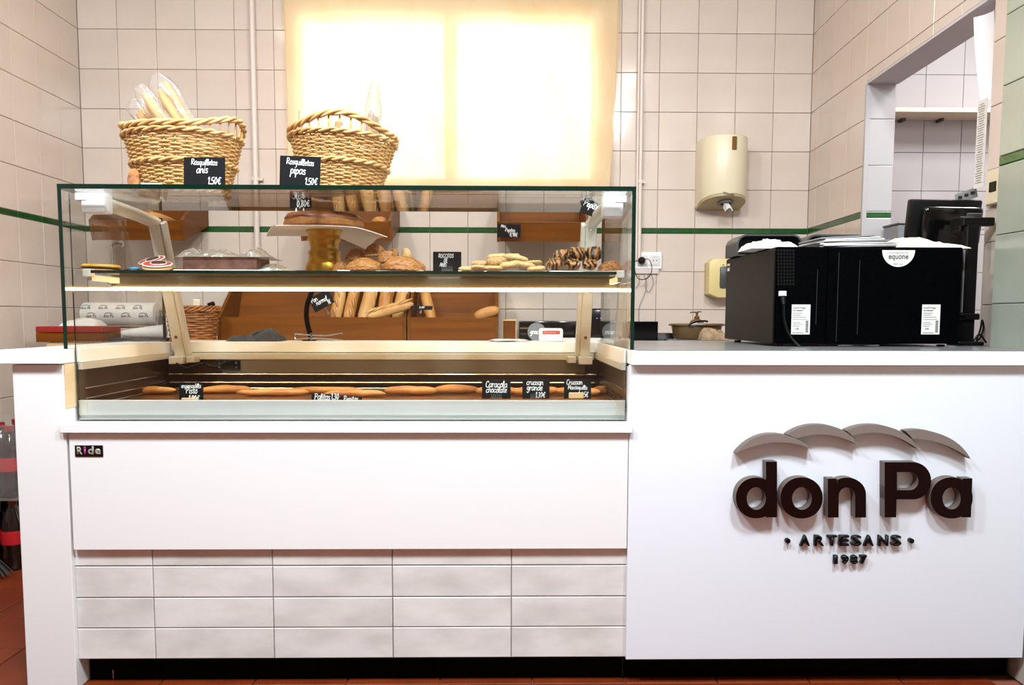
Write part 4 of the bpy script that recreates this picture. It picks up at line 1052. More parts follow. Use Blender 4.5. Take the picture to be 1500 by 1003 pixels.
for k, (x0, x1, y0, y1, Y, nm) in enumerate([(330, 412, 343, 397, .22, 'small turnover at the left foot of the heap'), (400, 597, 325, 397, .19, 'large turnover lying in front, beside the gold stand'), (600, 832, 320, 400, .19, 'largest dark turnover at the front right of the heap'),
        (400, 515, 278, 345, .27, 'turnover at the upper left of the heap'), (495, 622, 255, 325, .27, 'turnover crowning the heap'), (573, 682, 293, 360, .235, 'turnover in the middle with a pinched pale end'), (640, 694, 278, 330, .34, 'small turnover peeping out behind the crown'), (702, 762, 276, 335, .33, 'pale upright bun at the back right of the heap')]):
    px, py = 400+(x0+x1)/2/3.75, 290+y1/3.75; s = (Y+CD)/F/3.75
    p = at(px, py, Y); L, H = (x1-x0)*s, (y1-y0)*s
    z = ST if y1 > 385 else p.z
    t = thing('turnover', nm, 'pastry', (p.x, Y, z), (0, random.uniform(-.08, .08), random.uniform(-.3, .3)), 'turnovers heaped beside the cake stand')
    D = min(.075, L*.8)
    o = turnover_mesh(k).out('pastry_shell', M['pastry'] if k != 7 else M['biscuit'], t, smooth=True, ang=2); o.scale = (L*1.0, D, H*1.02)
    crimp(t, L*.95, D*.98, H, k)
# ---- pale ring biscuits
def rosco(seed):
    b = B(); P = [(.5*math.cos(a)*.66, .5*math.sin(a)*.58, .5) for a in [2*PI*i/24 for i in range(24)]]
    b.tube(P, [.30*(1+.12*math.sin(3*a+seed)) for a in range(24)], 10, closed=True, flat=.9)
    for v in b.bm.verts: v.co.z = (v.co.z-.5)*1.7+.5
    b.noise(.05, 3, seed); return b
for k, (cx, cy, w, h, Y) in enumerate([(120, 606, 100, 36, .18), (205, 607, 100, 40, .172), (225, 580, 120, 42, .245), (340, 566, 125, 66, .225), (315, 608, 122, 40, .175), (345, 530, 125, 46, .29), (480, 548, 145, 54, .27), (443, 590, 135, 58, .18), (455, 524, 90, 36, .31), (540, 592, 125, 50, .19), (605, 580, 115, 40, .25), (628, 608, 110, 38, .172)]):
    px, py = 660+cx/5, 270+cy/5; s = (Y+CD)/F/5; p = at(px, py, Y); W_, H_ = w*s, h*s
    z = max(ST, p.z-H_/2) if cy < 598 else ST
    names = ['at the far left tip of the heap', 'at the left front of the heap', 'behind the left front ones', 'round and pale, upper left of the heap', 'front centre left of the heap', 'at the top left, lying back', 'long one at the top right', 'tilted in front of the long top one', 'at the very top right, half hidden', 'front right of the heap', 'behind the right front ones', 'at the far right tip of the heap']
    o = rosco(k).out('ring_biscuit', M['biscuit'], smooth=True, ang=2); tag(o, 'pale ring biscuit ' + names[k], 'biscuit', 'pale ring biscuits heaped on a tray')
    o.location = (p.x, Y, z); o.scale = (W_*.98, .05, H_); o.rotation_euler = (random.uniform(-.15, .15), random.uniform(-.22, .22) if cy < 598 else random.uniform(-.05, .05), random.uniform(-.2, .2))
# ---- chocolate striped pastries
for k, (cx, cy, w, h, Y, nm) in enumerate([(765, 585, 95, 80, .18, 'front left'), (890, 588, 105, 72, .18, 'front middle'), (1018, 588, 105, 70, .18, 'front right'), (812, 525, 118, 82, .235, 'upper left'), (930, 512, 118, 90, .235, 'upper middle'), (1050, 512, 112, 95, .235, 'upper right, topmost'), (722, 602, 56, 48, .24, 'far left, small, half hidden')]):
    px, py = 660+cx/5, 270+cy/5; s = (Y+CD)/F/5; p = at(px, py, Y); W_, H_ = w*s, h*s
    b = B(); loaf(b, 1, .5, 0, .4, 14, 14, 1.0, .07, 3, k)
    for q in range(4):
        a = -.35+.23*q; b.tube([(a-.06, -.35, .30), (a, -.1, .50), (a+.06, .3, .36)], .05, 6)
    o = b.out('chocolate_pastry', M['choc'], smooth=True, ang=2); tag(o, f'chocolate striped pastry, {nm} in its heap', 'pastry', 'chocolate striped pastries')
    o.location = (p.x, Y, max(ST+H_*.5, p.z)); o.scale = (W_*1.03, .058, H_*1.1); o.rotation_euler = (.1*k, random.uniform(-.15, .15), .3*math.sin(k*2))
b = turnover_mesh(31); b.noise(.05, 9, 2); o = b.out('crunchy_cookie', M['crunch_u'], smooth=True, ang=2); tag(o, 'thick crunchy brown cookie at the right end of the shelf', 'cookie'); p = onshelf(894, .20); o.location = p; o.scale = (.074, .06, .036)
price_tag('upright chalk tag reading Roccitos de anis on the glass shelf', (634.5, 367.5, 675.5, 395.5), .19, [('ROCCITOS', .46, .70, .085, -.01), ('DE', .45, .47, .085, 0), ('ANIS', .36, .24, .085, 0)], lean=.06, holder='comb', base=SHT+.0045)
# ---- tags on the bins and the bracket
price_tag('chalk tag reading Pepitos 0,90\u20ac on the right wall bin front', (728.5, 328.5, 762, 347.5), 1.80, [('Mini', .25, .74, .10, 0), ('Pepitos', .55, .44, .12, -.02), ('0,90\u20ac', .7, .10, .13, -.03)], lean=-.22, roll=.03, xw=.0016)
price_tag('slanted chalk tag reading Pepitos by the right hinge block', (848, 294, 880, 316), .33, [('Pepitos', .45, .52, .17, .0)], lean=.05, roll=.36, holder='clip')
price_tag('slanted chalk tag reading Pan normal 1\u20ac on the long bin', (460, 428, 492, 450), 1.69, [('Pan', .22, .66, .13, 0), ('normal', .5, .38, .13, 0), ('1\u20ac', .78, .08, .13, 0)], lean=.1, roll=-.5, holder='clip', xw=.0022)
price_tag('dark tag tipped back over the bin rail, seen almost edge-on', (601, 440, 633, 453), 1.69, [('1,10', .5, .35, .2, 0)], lean=1.15, holder='clip', xw=.0018)
# ================================================================== WELL CONTENTS
def well_item(name, label, cat, m, px, Y, L, R, rz=0, bend=0, H=1, grp='pastries lying in the refrigerated well', seed=0):
    x = zx(px, 575, Y)[0]; b = B(); loaf(b, L, R, bend, .4, 14, 10, H, .004, 20, seed); o = b.out(name, m, smooth=True, ang=2)
    tag(o, label, cat, grp); o.location = (x, Y, WZ+R*H*.95+.001); o.rotation_euler = (0, 0, rz); return o
for k, (px, Y, L, R, rz, m, nm, lb) in enumerate([(150, .36, .16, .026, .1, 'crust', 'filled_roll', 'golden roll at the left end of the well'), (215, .38, .17, .024, -.05, 'crust_pale', 'filled_roll', 'golden roll second from the left end of the well'), (330, .42, .14, .024, .15, 'crust', 'filled_roll', 'roll in the well right of the empanadilla tag'),
        (400, .33, .20, .022, .05, 'crust_pale', 'bread_stick', 'long golden stick left of the Palitos tag'), (480, .40, .22, .022, -.08, 'crust_pale', 'bread_stick', 'long golden stick behind the Palitos tag'), (520, .30, .17, .021, .04, 'crust', 'bread_stick', 'long golden stick right of the Palitos tag'),
        (602, .36, .15, .028, 0, 'crust_pale', 'flat_pastry', 'broad flat pastry at the middle of the well'), (668, .40, .13, .028, .1, 'pastry', 'snail_pastry', 'brown pastry left of the Caracola tag'), (728, .36, .12, .028, .1, 'pastry', 'snail_pastry', 'brown pastry behind the Caracola tag'), (785, .34, .14, .028, .3, 'crust', 'croissant', 'croissant behind the Cruasan grande tag'), (846, .33, .13, .026, -.3, 'crust', 'croissant', 'croissant behind the Cruasan Mantequilla tag'), (895, .38, .11, .026, .2, 'pastry', 'croissant', 'brown croissant at the right end of the well')]):
    well_item(nm, lb, 'pastry', M['crust' if m == 'crust_pale' else m], px, Y+.10, L*1.15, R*.72, rz, .02 if nm == 'croissant' else 0, .75, seed=k)
RZ = pt+.0008
price_tag('chalk tag reading Enpanadilla Pisto 1,90\u20ac in a wooden block', (262, 548, 297, 580), .105, [('enpanadilla', .5, .76, .085, .0), ('Pisto', .52, .52, .12, 0), ('1,90\u20ac', .62, .16, .12, 0)], lean=.08, holder='wood', base=RZ-.016)
price_tag('small low chalk tag reading Palitos 1,30 at the rail', (456, 577, 498, 606), .108, [('Palitos', .38, .74, .12, 0), ('1,30', .82, .76, .12, 0)], lean=.1, base=RZ-.043)
price_tag('lowest chalk tag, only its Pepitos top edge showing at the rail', (498, 582, 530, 610), .112, [('Pepitos', .5, .80, .11, 0)], lean=.1, base=RZ-.05)
price_tag('chalk tag reading Caracola chocolate in the well', (706, 558, 748, 585.5), .105, [('Caracola', .5, .64, .13, 0), ('chocolate', .5, .36, .12, 0)], lean=.06, holder='comb', base=RZ)
price_tag('chalk tag reading Cruasan grande 1,30\u20ac in the well', (765, 555, 805, 583.5), .105, [('cruasan', .46, .74, .12, 0), ('grande', .45, .46, .13, 0), ('1,30\u20ac', .66, .10, .12, 0)], lean=.06, holder='comb', base=RZ)
price_tag('chalk tag reading Cruasan Mantequilla 0,45\u20ac in a wooden block', (826, 553.5, 866, 582), .105, [('Cruasan', .38, .76, .11, 0), ('Mantequilla', .5, .50, .095, 0), ('0,45\u20ac', .70, .12, .12, 0)], lean=.06, holder='wood', base=RZ)
# ================================================================== ON THE BACK BOARD OF THE CASE
BB = TOPZ
crumple('dish_cloth', 'crumpled charcoal cloth lying behind the glass on the back board', 'cloth', zx(415, 500, .80)[0]-zx(338, 500, .80)[0], .13, .037, (zx(377, 500, .80)[0], .80, BB+.0005), M['cloth'], seed=5, profile=lambda u, v: .45+.65*u+.35*math.sin(u*9+v*5), amp=.026, sc=17, ang=1.2, n=36)
t = thing('tongs', 'steel wire pastry tongs lying on the back board', 'tongs', (zx(432, 500, .78)[0], .78, BB+.003))
L = zx(503, 500, .78)[0]-zx(432, 500, .78)[0]
for s in (0, 1):
    P = [(0, 0, .004+.02*s), (L*.25, .004, .008+.012*s), (L*.62, .006, .006+.012*s), (L*.8, .004, .004+.018*s), (L*.92, .0, .002+.024*s)]
    B().tube(smoothpts(P), .0025, 6).tube(smoothpts([(q[0], q[1]+.014, q[2]) for q in P]), .0025, 6).tube([P[-1], (L*.97, .007, P[-1][2]), (P[-1][0], .014, P[-1][2])], .0025, 6).out('arm', M['steel'], t, smooth=True)
B().tube([(0, 0, .004), (-.004, 0, .014), (0, 0, .026)], .002, 6).tube([(0, .014, .004), (-.004, .014, .014), (0, .014, .026)], .002, 6).tube([(0, 0, .024), (0, .014, .024)], .002, 6).out('spring_bow', M['steel'], t, smooth=True)
B().tube([(L*.33, 0, .0), (L*.33, 0, .026), (L*.33, .014, .026), (L*.33, .014, .0)], .0025, 6).out('catch', M['steel'], t, smooth=True)
t = thing('curved_stand', 'black curved metal bar standing behind the tongs', 'stand', (zx(453, 492, .84)[0], .84, BB))
P = [at(400+x/3.75, 290+y/3.75, .84) for x, y in ((228, 470), (205, 535), (187, 590), (183, 650), (192, 705), (205, 752))]
P = smoothpts([(q.x-t.location.x, 0, q.z-t.location.z) for q in P]+[(P[-1].x-t.location.x+.002, 0, .003)], 5)
b = B(); nn = len(P)
b.tube([(p.x, 0, p.z) for p in P], .0092, 8); b.out('bar', M['blackmetal'], t, smooth=True)
B().lathe([(0, 0), (.026, 0), (.026, .003), (0, .004)], 20).out('foot', M['blackmetal'], t, smooth=True)
t = thing('counter_device', 'small white plastic box with a red label on the back board', 'device', (zx(807.5, 503, .76)[0], .79, BB+.0005))
w = zx(825, 503, .76)[0]-zx(790, 503, .76)[0]; h = zx(807, 481, .76)[1]-BB
B().box((0, 0, h/2), (w, .05, h), bevel=.008, seg=3).out('housing', M['whiteplastic'], t, smooth=True)
lb = B().box((0, -.0255, h*.70), (w*.72, .002, h*.24)).out('label', M['redlabel'], t, label='red label with white lettering')
text('lettering', 'Comercia +', lb, M['paper'], (0, -.0267, h*.70), w*.62, h*.12, .0003, .01)
B().box((0, -.0252, h*.54), (w*.74, .002, h*.04)).out('ridge', M['paper'], t)
for nm, px, Y, w, d, rz, lb in (('paper_sheet', 745, .79, .13, .09, .3, 'loose white papers on the back board left of the white device'),):
    t = thing(nm, lb, 'paper', (zx(px, 503, Y)[0], Y, BB+.0006), (0, 0, rz))
    for i in range(3): crumple('sheet', 'x', 'x', w, d, .005, (0, 0, .0004+.0018*i), M['paper'], (0, 0, .25*i), seed=i+20, n=10, amp=.004, sc=20).parent = t
    for c in t.children: 
        for k_ in ('label', 'category'): del c[k_]
# ================================================================== BACK WORKTOP THINGS
SBZ = BZ+.0006
def wx(px, Y, py=498): return zx(px, py, Y)[0]
t = thing('wood_block', 'small upright wooden block right of the short bread bin', 'wood block', (wx(746, 1.85), 1.85, SBZ)); B().box((0, 0, .052), (.068, .09, .104), bevel=.002).out('block', M['wood_light'], t); B().box((.0, -.0455, .052), (.06, .002, .09)).out('front_face', M['wood'], t)
t = thing('griddle', 'flat black appliance along the wall behind the white device', 'appliance', (wx(806, 1.95), 1.95, SBZ)); B().box((0, 0, .05), (.32, .28, .094), bevel=.006, seg=2).out('body', M['blackgloss'], t, smooth=True); B().box((0, -.143, .05), (.10, .004, .03)).out('panel', M['brownside'], t)
for s in (-1, 1): B().lathe([(.012, 0), (.012, .006), (0, .006)], 12).out('foot', M['black'], t, loc=(s*.13, -.1, 0))
t = thing('card_terminal', 'black upright terminal with two blue lights near the right post', 'device', (wx(874, 1.80), 1.80, SBZ)); B().box((0, .0, .078), (.125, .07, .156), (-.1, 0, 0), bevel=.012, seg=3).out('housing', M['blackgloss'], t, smooth=True)
M['bluelight'] = mat('blue_indicator', '5060E0', .4, emit=2.5)
for x in (-.005, .012): B().box((x, -.044, .11), (.004, .003, .004)).out('indicator', M['bluelight'], t, label='tiny blue light')
B().tube(smoothpts([(-.055, -.03, .05), (-.085, -.035, .045), (-.09, -.035, .02), (-.065, -.035, .004)]), .003, 6).out('handle', M['paper_grey'], t)
t = thing('black_case', 'plain black box on the worktop just right of the glass', 'box', (wx(937, 1.86), 1.86, SBZ)); B().box((0, 0, .048), (.15, .16, .095), bevel=.003).out('body', M['blackgloss'], t); B().box((0, -.0805, .093), (.15, .002, .003)).out('lid_seam', M['black'], t)
t = thing('sign_bubble', 'round grey speech bubble sign beside the white device', 'sign', (wx(786, 1.70), 1.70, SBZ))
b = B(); b.prism([(.043*math.cos(a), .046+.043*math.sin(a)) for a in [2*PI*i/28 for i in range(28)]], 0, .004); b.prism([(-.012, .008), (.0, -.0), (.014, .008)], .0002, .0038); b.out('plate', M['greybox'], t)
chalk(t, [('gracies', 0, .036, .013, 0)], M['chalk'], .0028)
t = thing('magazine', 'white magazines lying along the worktop behind the right post', 'magazine', (wx(850, 1.60), 1.62, SBZ), (0, 0, .02))
for i in range(3): B().box((.02*i, .01*i, .003+.0058*i), (.44-.03*i, .2, .0052)).out('issue', M['paper'] if i != 1 else M['paper_cream'], t)
# paper roll with the shop's print
t = thing('paper_roll', 'large printed wrapping paper roll on its dispenser at the left', 'paper roll', (wx(180, 1.80), 1.80, SBZ))
xa, xb = wx(127, 1.80)-t.location.x, wx(232, 1.80)-t.location.x; R = .056; zc = zx(180, 460, 1.80)[1]-SBZ
b = B().tube([(xa, 0, zc), (xb, 0, zc)], R, 40); b.out('roll', M['paper'], t, smooth=True)
rl = t.children[0]
for j, (dz, off) in enumerate(((.030, 0), (-.008, .5))):
    for i in range(4):
        x = xa+(i+.55+off*.7)*(xb-xa)/4.2-.02
        ang = math.asin(dz/R); b = B(); b.bm.free(); b.bm = text_mesh('don Pa', .046, .015, .0003, .02)
        b.tube(smoothpts([(-.018, -.0003, .0105), (0, -.0003, .015), (.02, -.0003, .0105)], 3), .0012, 4)
        b.out('print', M['inkgrey'], rl, loc=(x, -R*math.cos(ang)-.0008, zc+dz), rot=(-ang, 0, 0), label='printed shop name')
B().tube([(xa-.02, 0, zc), (xb+.02, 0, zc)], .008, 10).out('axle', M['steel'], t)
for x in (xa-.012, xb+.012): B().prism([(-.05, 0), (.05, 0), (.02, zc+.02), (-.02, zc+.02)], x-.004, x+.004, 'x').out('stand_cheek', M['greybox'], t)
B().box(((xa+xb)/2, .02, .006), (xb-xa, .08, .010)).out('stand_base', M['greybox'], t)
B().box(((xa+xb)/2, -.045, zc-.062), (xb-xa, .012, .008)).out('cutter_bar', M['steel'], t)
crumple('white_rag', 'crumpled white cloth on the red topped box at the left', 'cloth', .16, .12, .036, (zx(122, 488, 1.56)[0], 1.565, BZ+.071), M['rag_white'], seed=12, ang=1.2)
o = B().tube([(0, 0, .028), (.06, 0, .032), (.19, .01, .038)], [.014, .022, .033], 20, cap=True).out('paper_cone', M['paper'], smooth=True); tag(o, 'rolled white paper cone lying before the printed roll', 'paper roll'); o.location = (wx(180, 1.60), 1.60, SBZ-.006)
o = B().box((0, 0, .009), (.26, .14, .016), bevel=.002).out('dark_board', M['darkgrey']); tag(o, 'dark flat board under the white paper cone', 'board'); o.location = (wx(205, 1.60), 1.60, SBZ); COL.objects['paper_cone'].location.z = SBZ+.019-.012
wicker('brown_basket', 'small brown woven basket with utensils at the left of the bread bins', (wx(284, 1.58), 1.58, SBZ), .3, .112, .085, .092, .07, .155, M['wicker_brown'], M['wicker_brown'], ns=16, nr=13, handles=False, wr=.0052, mid=False)
bxc = Vector((wx(284, 1.58), 1.58, SBZ))
t = thing('brush', 'wooden brush standing in the brown basket', 'brush', bxc+Vector((.005, .01, .015)), (0, .06, 0)); B().tube([(0, 0, 0), (0, 0, .14)], [.006, .008], 8).out('handle', M['wood_light'], t, smooth=True); B().box((0, 0, .158), (.035, .018, .04), bevel=.004).out('bristles', M['paper_cream'], t)
t = thing('scraper', 'black handled tool standing in the brown basket', 'tool', bxc+Vector((.058, 0, .015)), (.1, .15, 0)); B().box((0, 0, .07), (.014, .004, .12)).out('blade', M['steel'], t); B().tube([(0, 0, .13), (.0, 0, .155), (.02, 0, .165)], [.009, .012, .010], 8).out('handle', M['black'], t, smooth=True)
# chrome hook rod under the left bin
t = thing('hook_rod', 'chrome bent rod on the wall below the left bread bin', 'rod', (zx(164, 380, 2.13)[0], 2.13, zx(164, 392, 2.13)[1])); B().tube(smoothpts([(0, 0, 0), (0, 0, .085), (.003, .0, .115), (.02, .02, .125), (.03, .045, .125)], 5), .007, 10).out('tube', M['chrome'], t, smooth=True); B().lathe([(.018, 0), (.018, .004), (0, .004)], 16, rot=(PI/2, 0, 0), c=(.03, .047, .125)).out('rosette', M['chrome'], t, smooth=True)
# ================================================================== RIGHT WALL AREA
# sockets
t = thing('wall_socket', 'white double wall socket right of the display case', 'socket', (zx(949, 394, 2.18)[0], 2.18, zx(949, 394, 2.18)[1]))
w, h = .142, .088
B().box((0, -.008, h/2), (w, .014, h), bevel=.003).out('plate', M['whiteplastic'], t)
for sx in (-.033, .034):
    s = B().box((sx, -.0165, h/2), (.056, .004, .056), bevel=.0015).lathe([(.020, 0), (.021, .003), (.019, .003), (.018, -.001)], 20, rot=(PI/2, 0, 0), c=(sx, -.0182, h/2)).out('outlet', M['paper'], t)
    for dx in (-.009, .009): B().lathe([(.003, 0), (.003, .001), (0, .001)], 8, rot=(PI/2, 0, 0), c=(sx+dx, -.0186, h/2)).out('pin_hole', M['black'], s)
B().box((-.01, -.006, -.012), (.13, .012, .024)).out('trunking', M['pipe'], t)
t2 = thing('power_plug', 'black plug with a looping cable in the left socket', 'plug', (t.location.x-.040, 2.155, t.location.z+h/2-.002))
B().lathe([(.018, 0), (.020, .012), (.017, .030), (.010, .036), (0, .036)], 16, rot=(PI/2, 0, 0)).out('body', M['black'], t2, smooth=True)
B().tube(smoothpts([(0, -.034, 0), (.03, -.05, .004), (.048, -.05, -.04), (.035, -.045, -.085), (.0, -.04, -.10), (-.03, -.03, -.08), (-.05, -.02, .02), (-.06, -.01, .04)], 5), .0022, 6).out('cable', M['black'], t2, smooth=True)
t = thing('loose_wires', 'thin grey wires hanging below the wall sockets', 'wire', (zx(945, 400, 2.17)[0], 2.172, zx(945, 400, 2.17)[1]))
for pts in ([(-.01, 0, 0), (.01, 0, -.06), (-.005, 0, -.12), (-.03, 0, -.19), (-.025, 0, -.30)], [(.03, 0, 0), (.045, 0, -.05), (.02, 0, -.10), (.0, 0, -.06), (.02, 0, 0)], [(-.035, 0, 0), (-.03, 0, -.05), (-.05, 0, -.08)]):
    B().tube(smoothpts(pts, 4), .0014, 5).out('wire', M['greybox'], t)
# centre-feed towel dispenser
c0 = zx(1019, 308, 2.17); c1 = zx(1087, 203, 2.10)
W2 = .235; t = thing('towel_dispenser', 'large cream wall dispenser with paper hanging from its mouth', 'dispenser', (zx(1056, 300, 2.10)[0], 2.178, zx(1056, 302, 2.05)[1]))
H2 = zx(1056, 202, 2.05)[1]-t.location.z
prof = [(-W2/2, -.0), (-W2/2, -.11)] + [(-(W2/2)*math.cos(a), -.11-.115*math.sin(a)) for a in [PI*i/14 for i in range(1, 14)]] + [(W2/2, -.11), (W2/2, 0)]
def cut(b):
    for v in b.bm.verts:
        if v.co.z < .03: v.co.z += max(0, -v.co.y-.03)*.24
    return b
cut(B().prism(prof, .006, H2, 'z', bevel=.006)).out('cover', M['beige'], t, smooth=True, ang=.6)
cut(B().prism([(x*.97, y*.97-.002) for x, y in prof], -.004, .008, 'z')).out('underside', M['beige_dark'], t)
B().box((.022, -.2205, H2-.045), (.024, .014, .066), bevel=.003).out('window', M['amber'], t, label='narrow smoked amber window')
B().lathe([(.012, 0), (.012, .012), (.006, .014), (0, .014)], 14).out('lock', M['chrome'], t, loc=(-.012, -.10, H2), smooth=True)
B().lathe([(.026, -.012), (.040, -.012), (.040, -.003), (.026, -.003)], 24).out('mouth_ring', M['greybox'], t, loc=(.01, -.13, .024), rot=(-.23, 0, 0))
b = B(); g = []
for j in range(9):
    r = []
    for i in range(12):
        a = 2*PI*i/12; q = j/8; rr = .012+.016*q*abs(math.sin(2.5*a+1)); r.append((.01+rr*math.cos(a)+.012*q, -.13+rr*math.sin(a)-.01*q, .024-.045*q+.010*math.sin(3*a)*q))
    g.append([b.bm.verts.new(v) for v in r])
for j in range(8):
    for i in range(12): b.bm.faces.new((g[j][i], g[j][(i+1) % 12], g[j+1][(i+1) % 12], g[j+1][i]))
b.out('paper_end', M['paper'], t, smooth=True, label='torn white paper end')
b = B(); b.tube([(-.03, -.226, .016), (.0, -.236, .004), (.02, -.23, .008), (.035, -.222, -.008)], [.003, .008, .006, .003], 6, flat=.4); b.noise(.004, 40, 3); b.out('paper_shred', M['paper'], t, smooth=True, loc=(0, 0, .044))
# small yellowed dispenser
t = thing('soap_dispenser', 'small yellowed dispenser on the wall behind the cash machine', 'dispenser', (zx(1056, 436, 2.1)[0], 2.178, zx(1056, 436, 2.1)[1]))
hh = zx(1056, 379, 2.1)[1]-t.location.z; ww = .14
B().prism([(-ww/2, .02), (-ww/2, hh-.02), (-ww/2+.02, hh), (ww/2-.02, hh), (ww/2, hh-.02), (ww/2, .02), (.02, 0), (-.02, 0)], -.10, 0, 'y', bevel=.006).out('cover', M['yellowplastic'], t, smooth=True)
B().box((.02, -.105, hh*.52), (.07, .02, hh*.55), bevel=.008, seg=2).out('push_bar', M['darkgrey'], t, smooth=True)
B().tube([(-.0, -.1015, hh-.03), (.004, -.1015, hh-.034)], .004, 8).out('lock', M['chrome'], t)
# brown bin with soap bottle and rags
c = Vector((zx(1020, 500, 1.86)[0], 1.86, SBZ))
mg = thing('magazine', 'glossy magazine lying under the brown oval bin', 'magazine', (c.x+.02, 1.80, SBZ), (0, 0, .03)); B().box((0, 0, .003), (.30, .26, .005)).out('pages', M['paper'], mg); B().box((0, 0, .0062), (.302, .262, .001)).out('cover', M['greybox'], mg)
bz = SBZ+.0075
bn = thing('oval_bin', 'brown oval plastic bin on the right of the worktop', 'bin', (c.x, c.y, bz)); hb = zx(1020, 474, 1.76)[1]-bz
B().lathe([(0, .002), (.80, .002), (.86, .01), (.95, hb-.008), (1.0, hb-.004), (1.0, hb), (.94, hb), (.84, .014), (0, .012)], 40, sx=.132, sy=.095).out('tub', M['brownbin'], bn, smooth=True)
B().tube([(.134*math.cos(a), .097*math.sin(a), hb-.006) for a in [2*PI*i/40 for i in range(40)]], .005, 8, closed=True).out('rim', M['brownbin'], bn, smooth=True)
sb = thing('soap_bottle', 'brown pump bottle standing in the oval bin', 'bottle', (c.x+.005, c.y+.02, bz+.014))
k = zx(1020, 456, 1.88)[1]-bz-.014
B().lathe([(0, 0), (.036, 0), (.038, .006), (.038, k*.50), (.032, k*.62), (.014, k*.70), (.014, k*.74), (0, k*.74)], 24, sy=.7).out('flask', M['soap'], sb, smooth=True)
B().lathe([(.013, k*.72), (.013, k*.80), (.006, k*.82), (.006, k*.93), (0, k*.93)], 14).box((0, 0, k*.955), (.014, .016, k*.06), bevel=.002).tube([(-.004, 0, k*.97), (-.03, 0, k*.965), (-.034, 0, k*.93)], .0035, 6).tube([(.0, 0, k*.985), (.022, 0, k*.985)], .003, 6).out('pump', M['brownbin'], sb, smooth=True)
crumple('rag', 'crumpled brown rag hanging over the front of the oval bin', 'cloth', .14, .08, .075, (c.x+.052, c.y-.125, bz), M['rag'], seed=33, amp=.016, sc=24, ang=1.2, profile=lambda u, v: .55+.5*(1-u))
t = thing('scrub_brush', 'dark curved scrubbing brush lying on the oval bin rim', 'brush', (c.x-.02, c.y-.098, bz+hb+.004), (0, -.05, .05)); B().tube(smoothpts([(-.045, 0, -.012), (-.015, 0, .004), (.03, 0, .008), (.05, 0, .004)]), .009, 8, flat=.5).out('back', M['black'], t, smooth=True); B().box((.0, 0, -.006), (.07, .014, .008)).out('bristles', M['paper_grey'], t)
t = thing('steel_box', 'small steel tray against the wall left of the oval bin', 'tray', (zx(971, 500, 2.0)[0], 2.02, SBZ)); b = B(); b.ring([(-.05, -.06), (.05, -.06), (.05, .06), (-.05, .06)], [(-.047, -.057), (.047, -.057), (.047, .057), (-.047, .057)], .0, .035, 'z'); b.out('wall', M['steel'], t); B().box((0, 0, .002), (.094, .114, .003)).out('bottom', M['steel'], t)
# ================================================================== CASH MACHINE
MT = zx(1135, 362, .27)[1]; mx0 = zx(1136, 440, .27)[0]; mx1 = zx(1406, 440, .27)[0]; mb = TOPZ+.0026; MD = .53
cm = thing('cash_machine', 'large black cash recycling machine on the right counter', 'cash machine', ((mx0+mx1)/2, .27, mb))
mw = mx1-mx0; mh = MT-mb
def mloc(px, py, dy=0): 
    p = at(px, py, .27); return (p.x-cm.location.x, dy, p.z-mb)
B().box((0, MD/2, mh/2+.004), (mw-.006, MD, mh-.008), bevel=.003).out('chassis', M['blackmetal'], cm)
sx = [-mw/2, mloc(1224.5, 0)[0], mw/2]
for a, c_, in zip(sx, sx[1:]): B().box(((a+c_)/2, -.003, mh/2+.004), (c_-a-.003, .006, mh-.012), bevel=.001).out('rear_panel', M['blackmetal'], cm)
B().box((-mw/2-.002, MD/2, mh/2+.004), (.006, MD-.01, mh-.012), bevel=.001).out('side_panel', M['brownside'], cm)
B().box((0, MD/2, mh-.0005), (mw, MD, .004), bevel=.001).out('top_panel', M['blackmetal'], cm)
for s in (-1, 1):
    for y in (.04, MD-.05): B().lathe([(.012, 0), (.012, .005), (0, .005)], 12).out('foot', M['black'], cm, loc=(s*(mw/2-.03), y, 0))
b = B()
for i in range(6):
    for j in range(11):
        x, _, z = mloc(1139+4.4*i, 367+4.9*j); b.box((x, -.0066, z), (.0062, .0012, .0066))
b.out('vent', M['blackgloss'], cm, kind='stuff')
for xx, hh_ in ((1225.5, .9), (1195, .55), (1256, .75)): B().box((mloc(xx, 440)[0], -.0064, mh*.5), (.0011, .0008, mh*hh_)).out('seam', M['seam'], cm)
x, _, z = mloc(1144.5, 430); cn = B().box((x, -.010, z), (.021, .010, .015), bevel=.001).box((x, -.014, z-.010), (.010, .01, .01)).out('connector', M['whiteplastic'], cm)
P = [mloc(1144, 434, -.016), mloc(1144, 446, -.024), mloc(1145, 465, -.02), mloc(1150, 485, -.022), mloc(1158, 499, -.03), mloc(1166, 508, -.04)]
b = B(); b.tube([P[0], P[1]], [.008, .005], 8); b.tube(smoothpts(P[1:], 5), .0033, 8); b.out('cable', M['black'], cm, smooth=True)
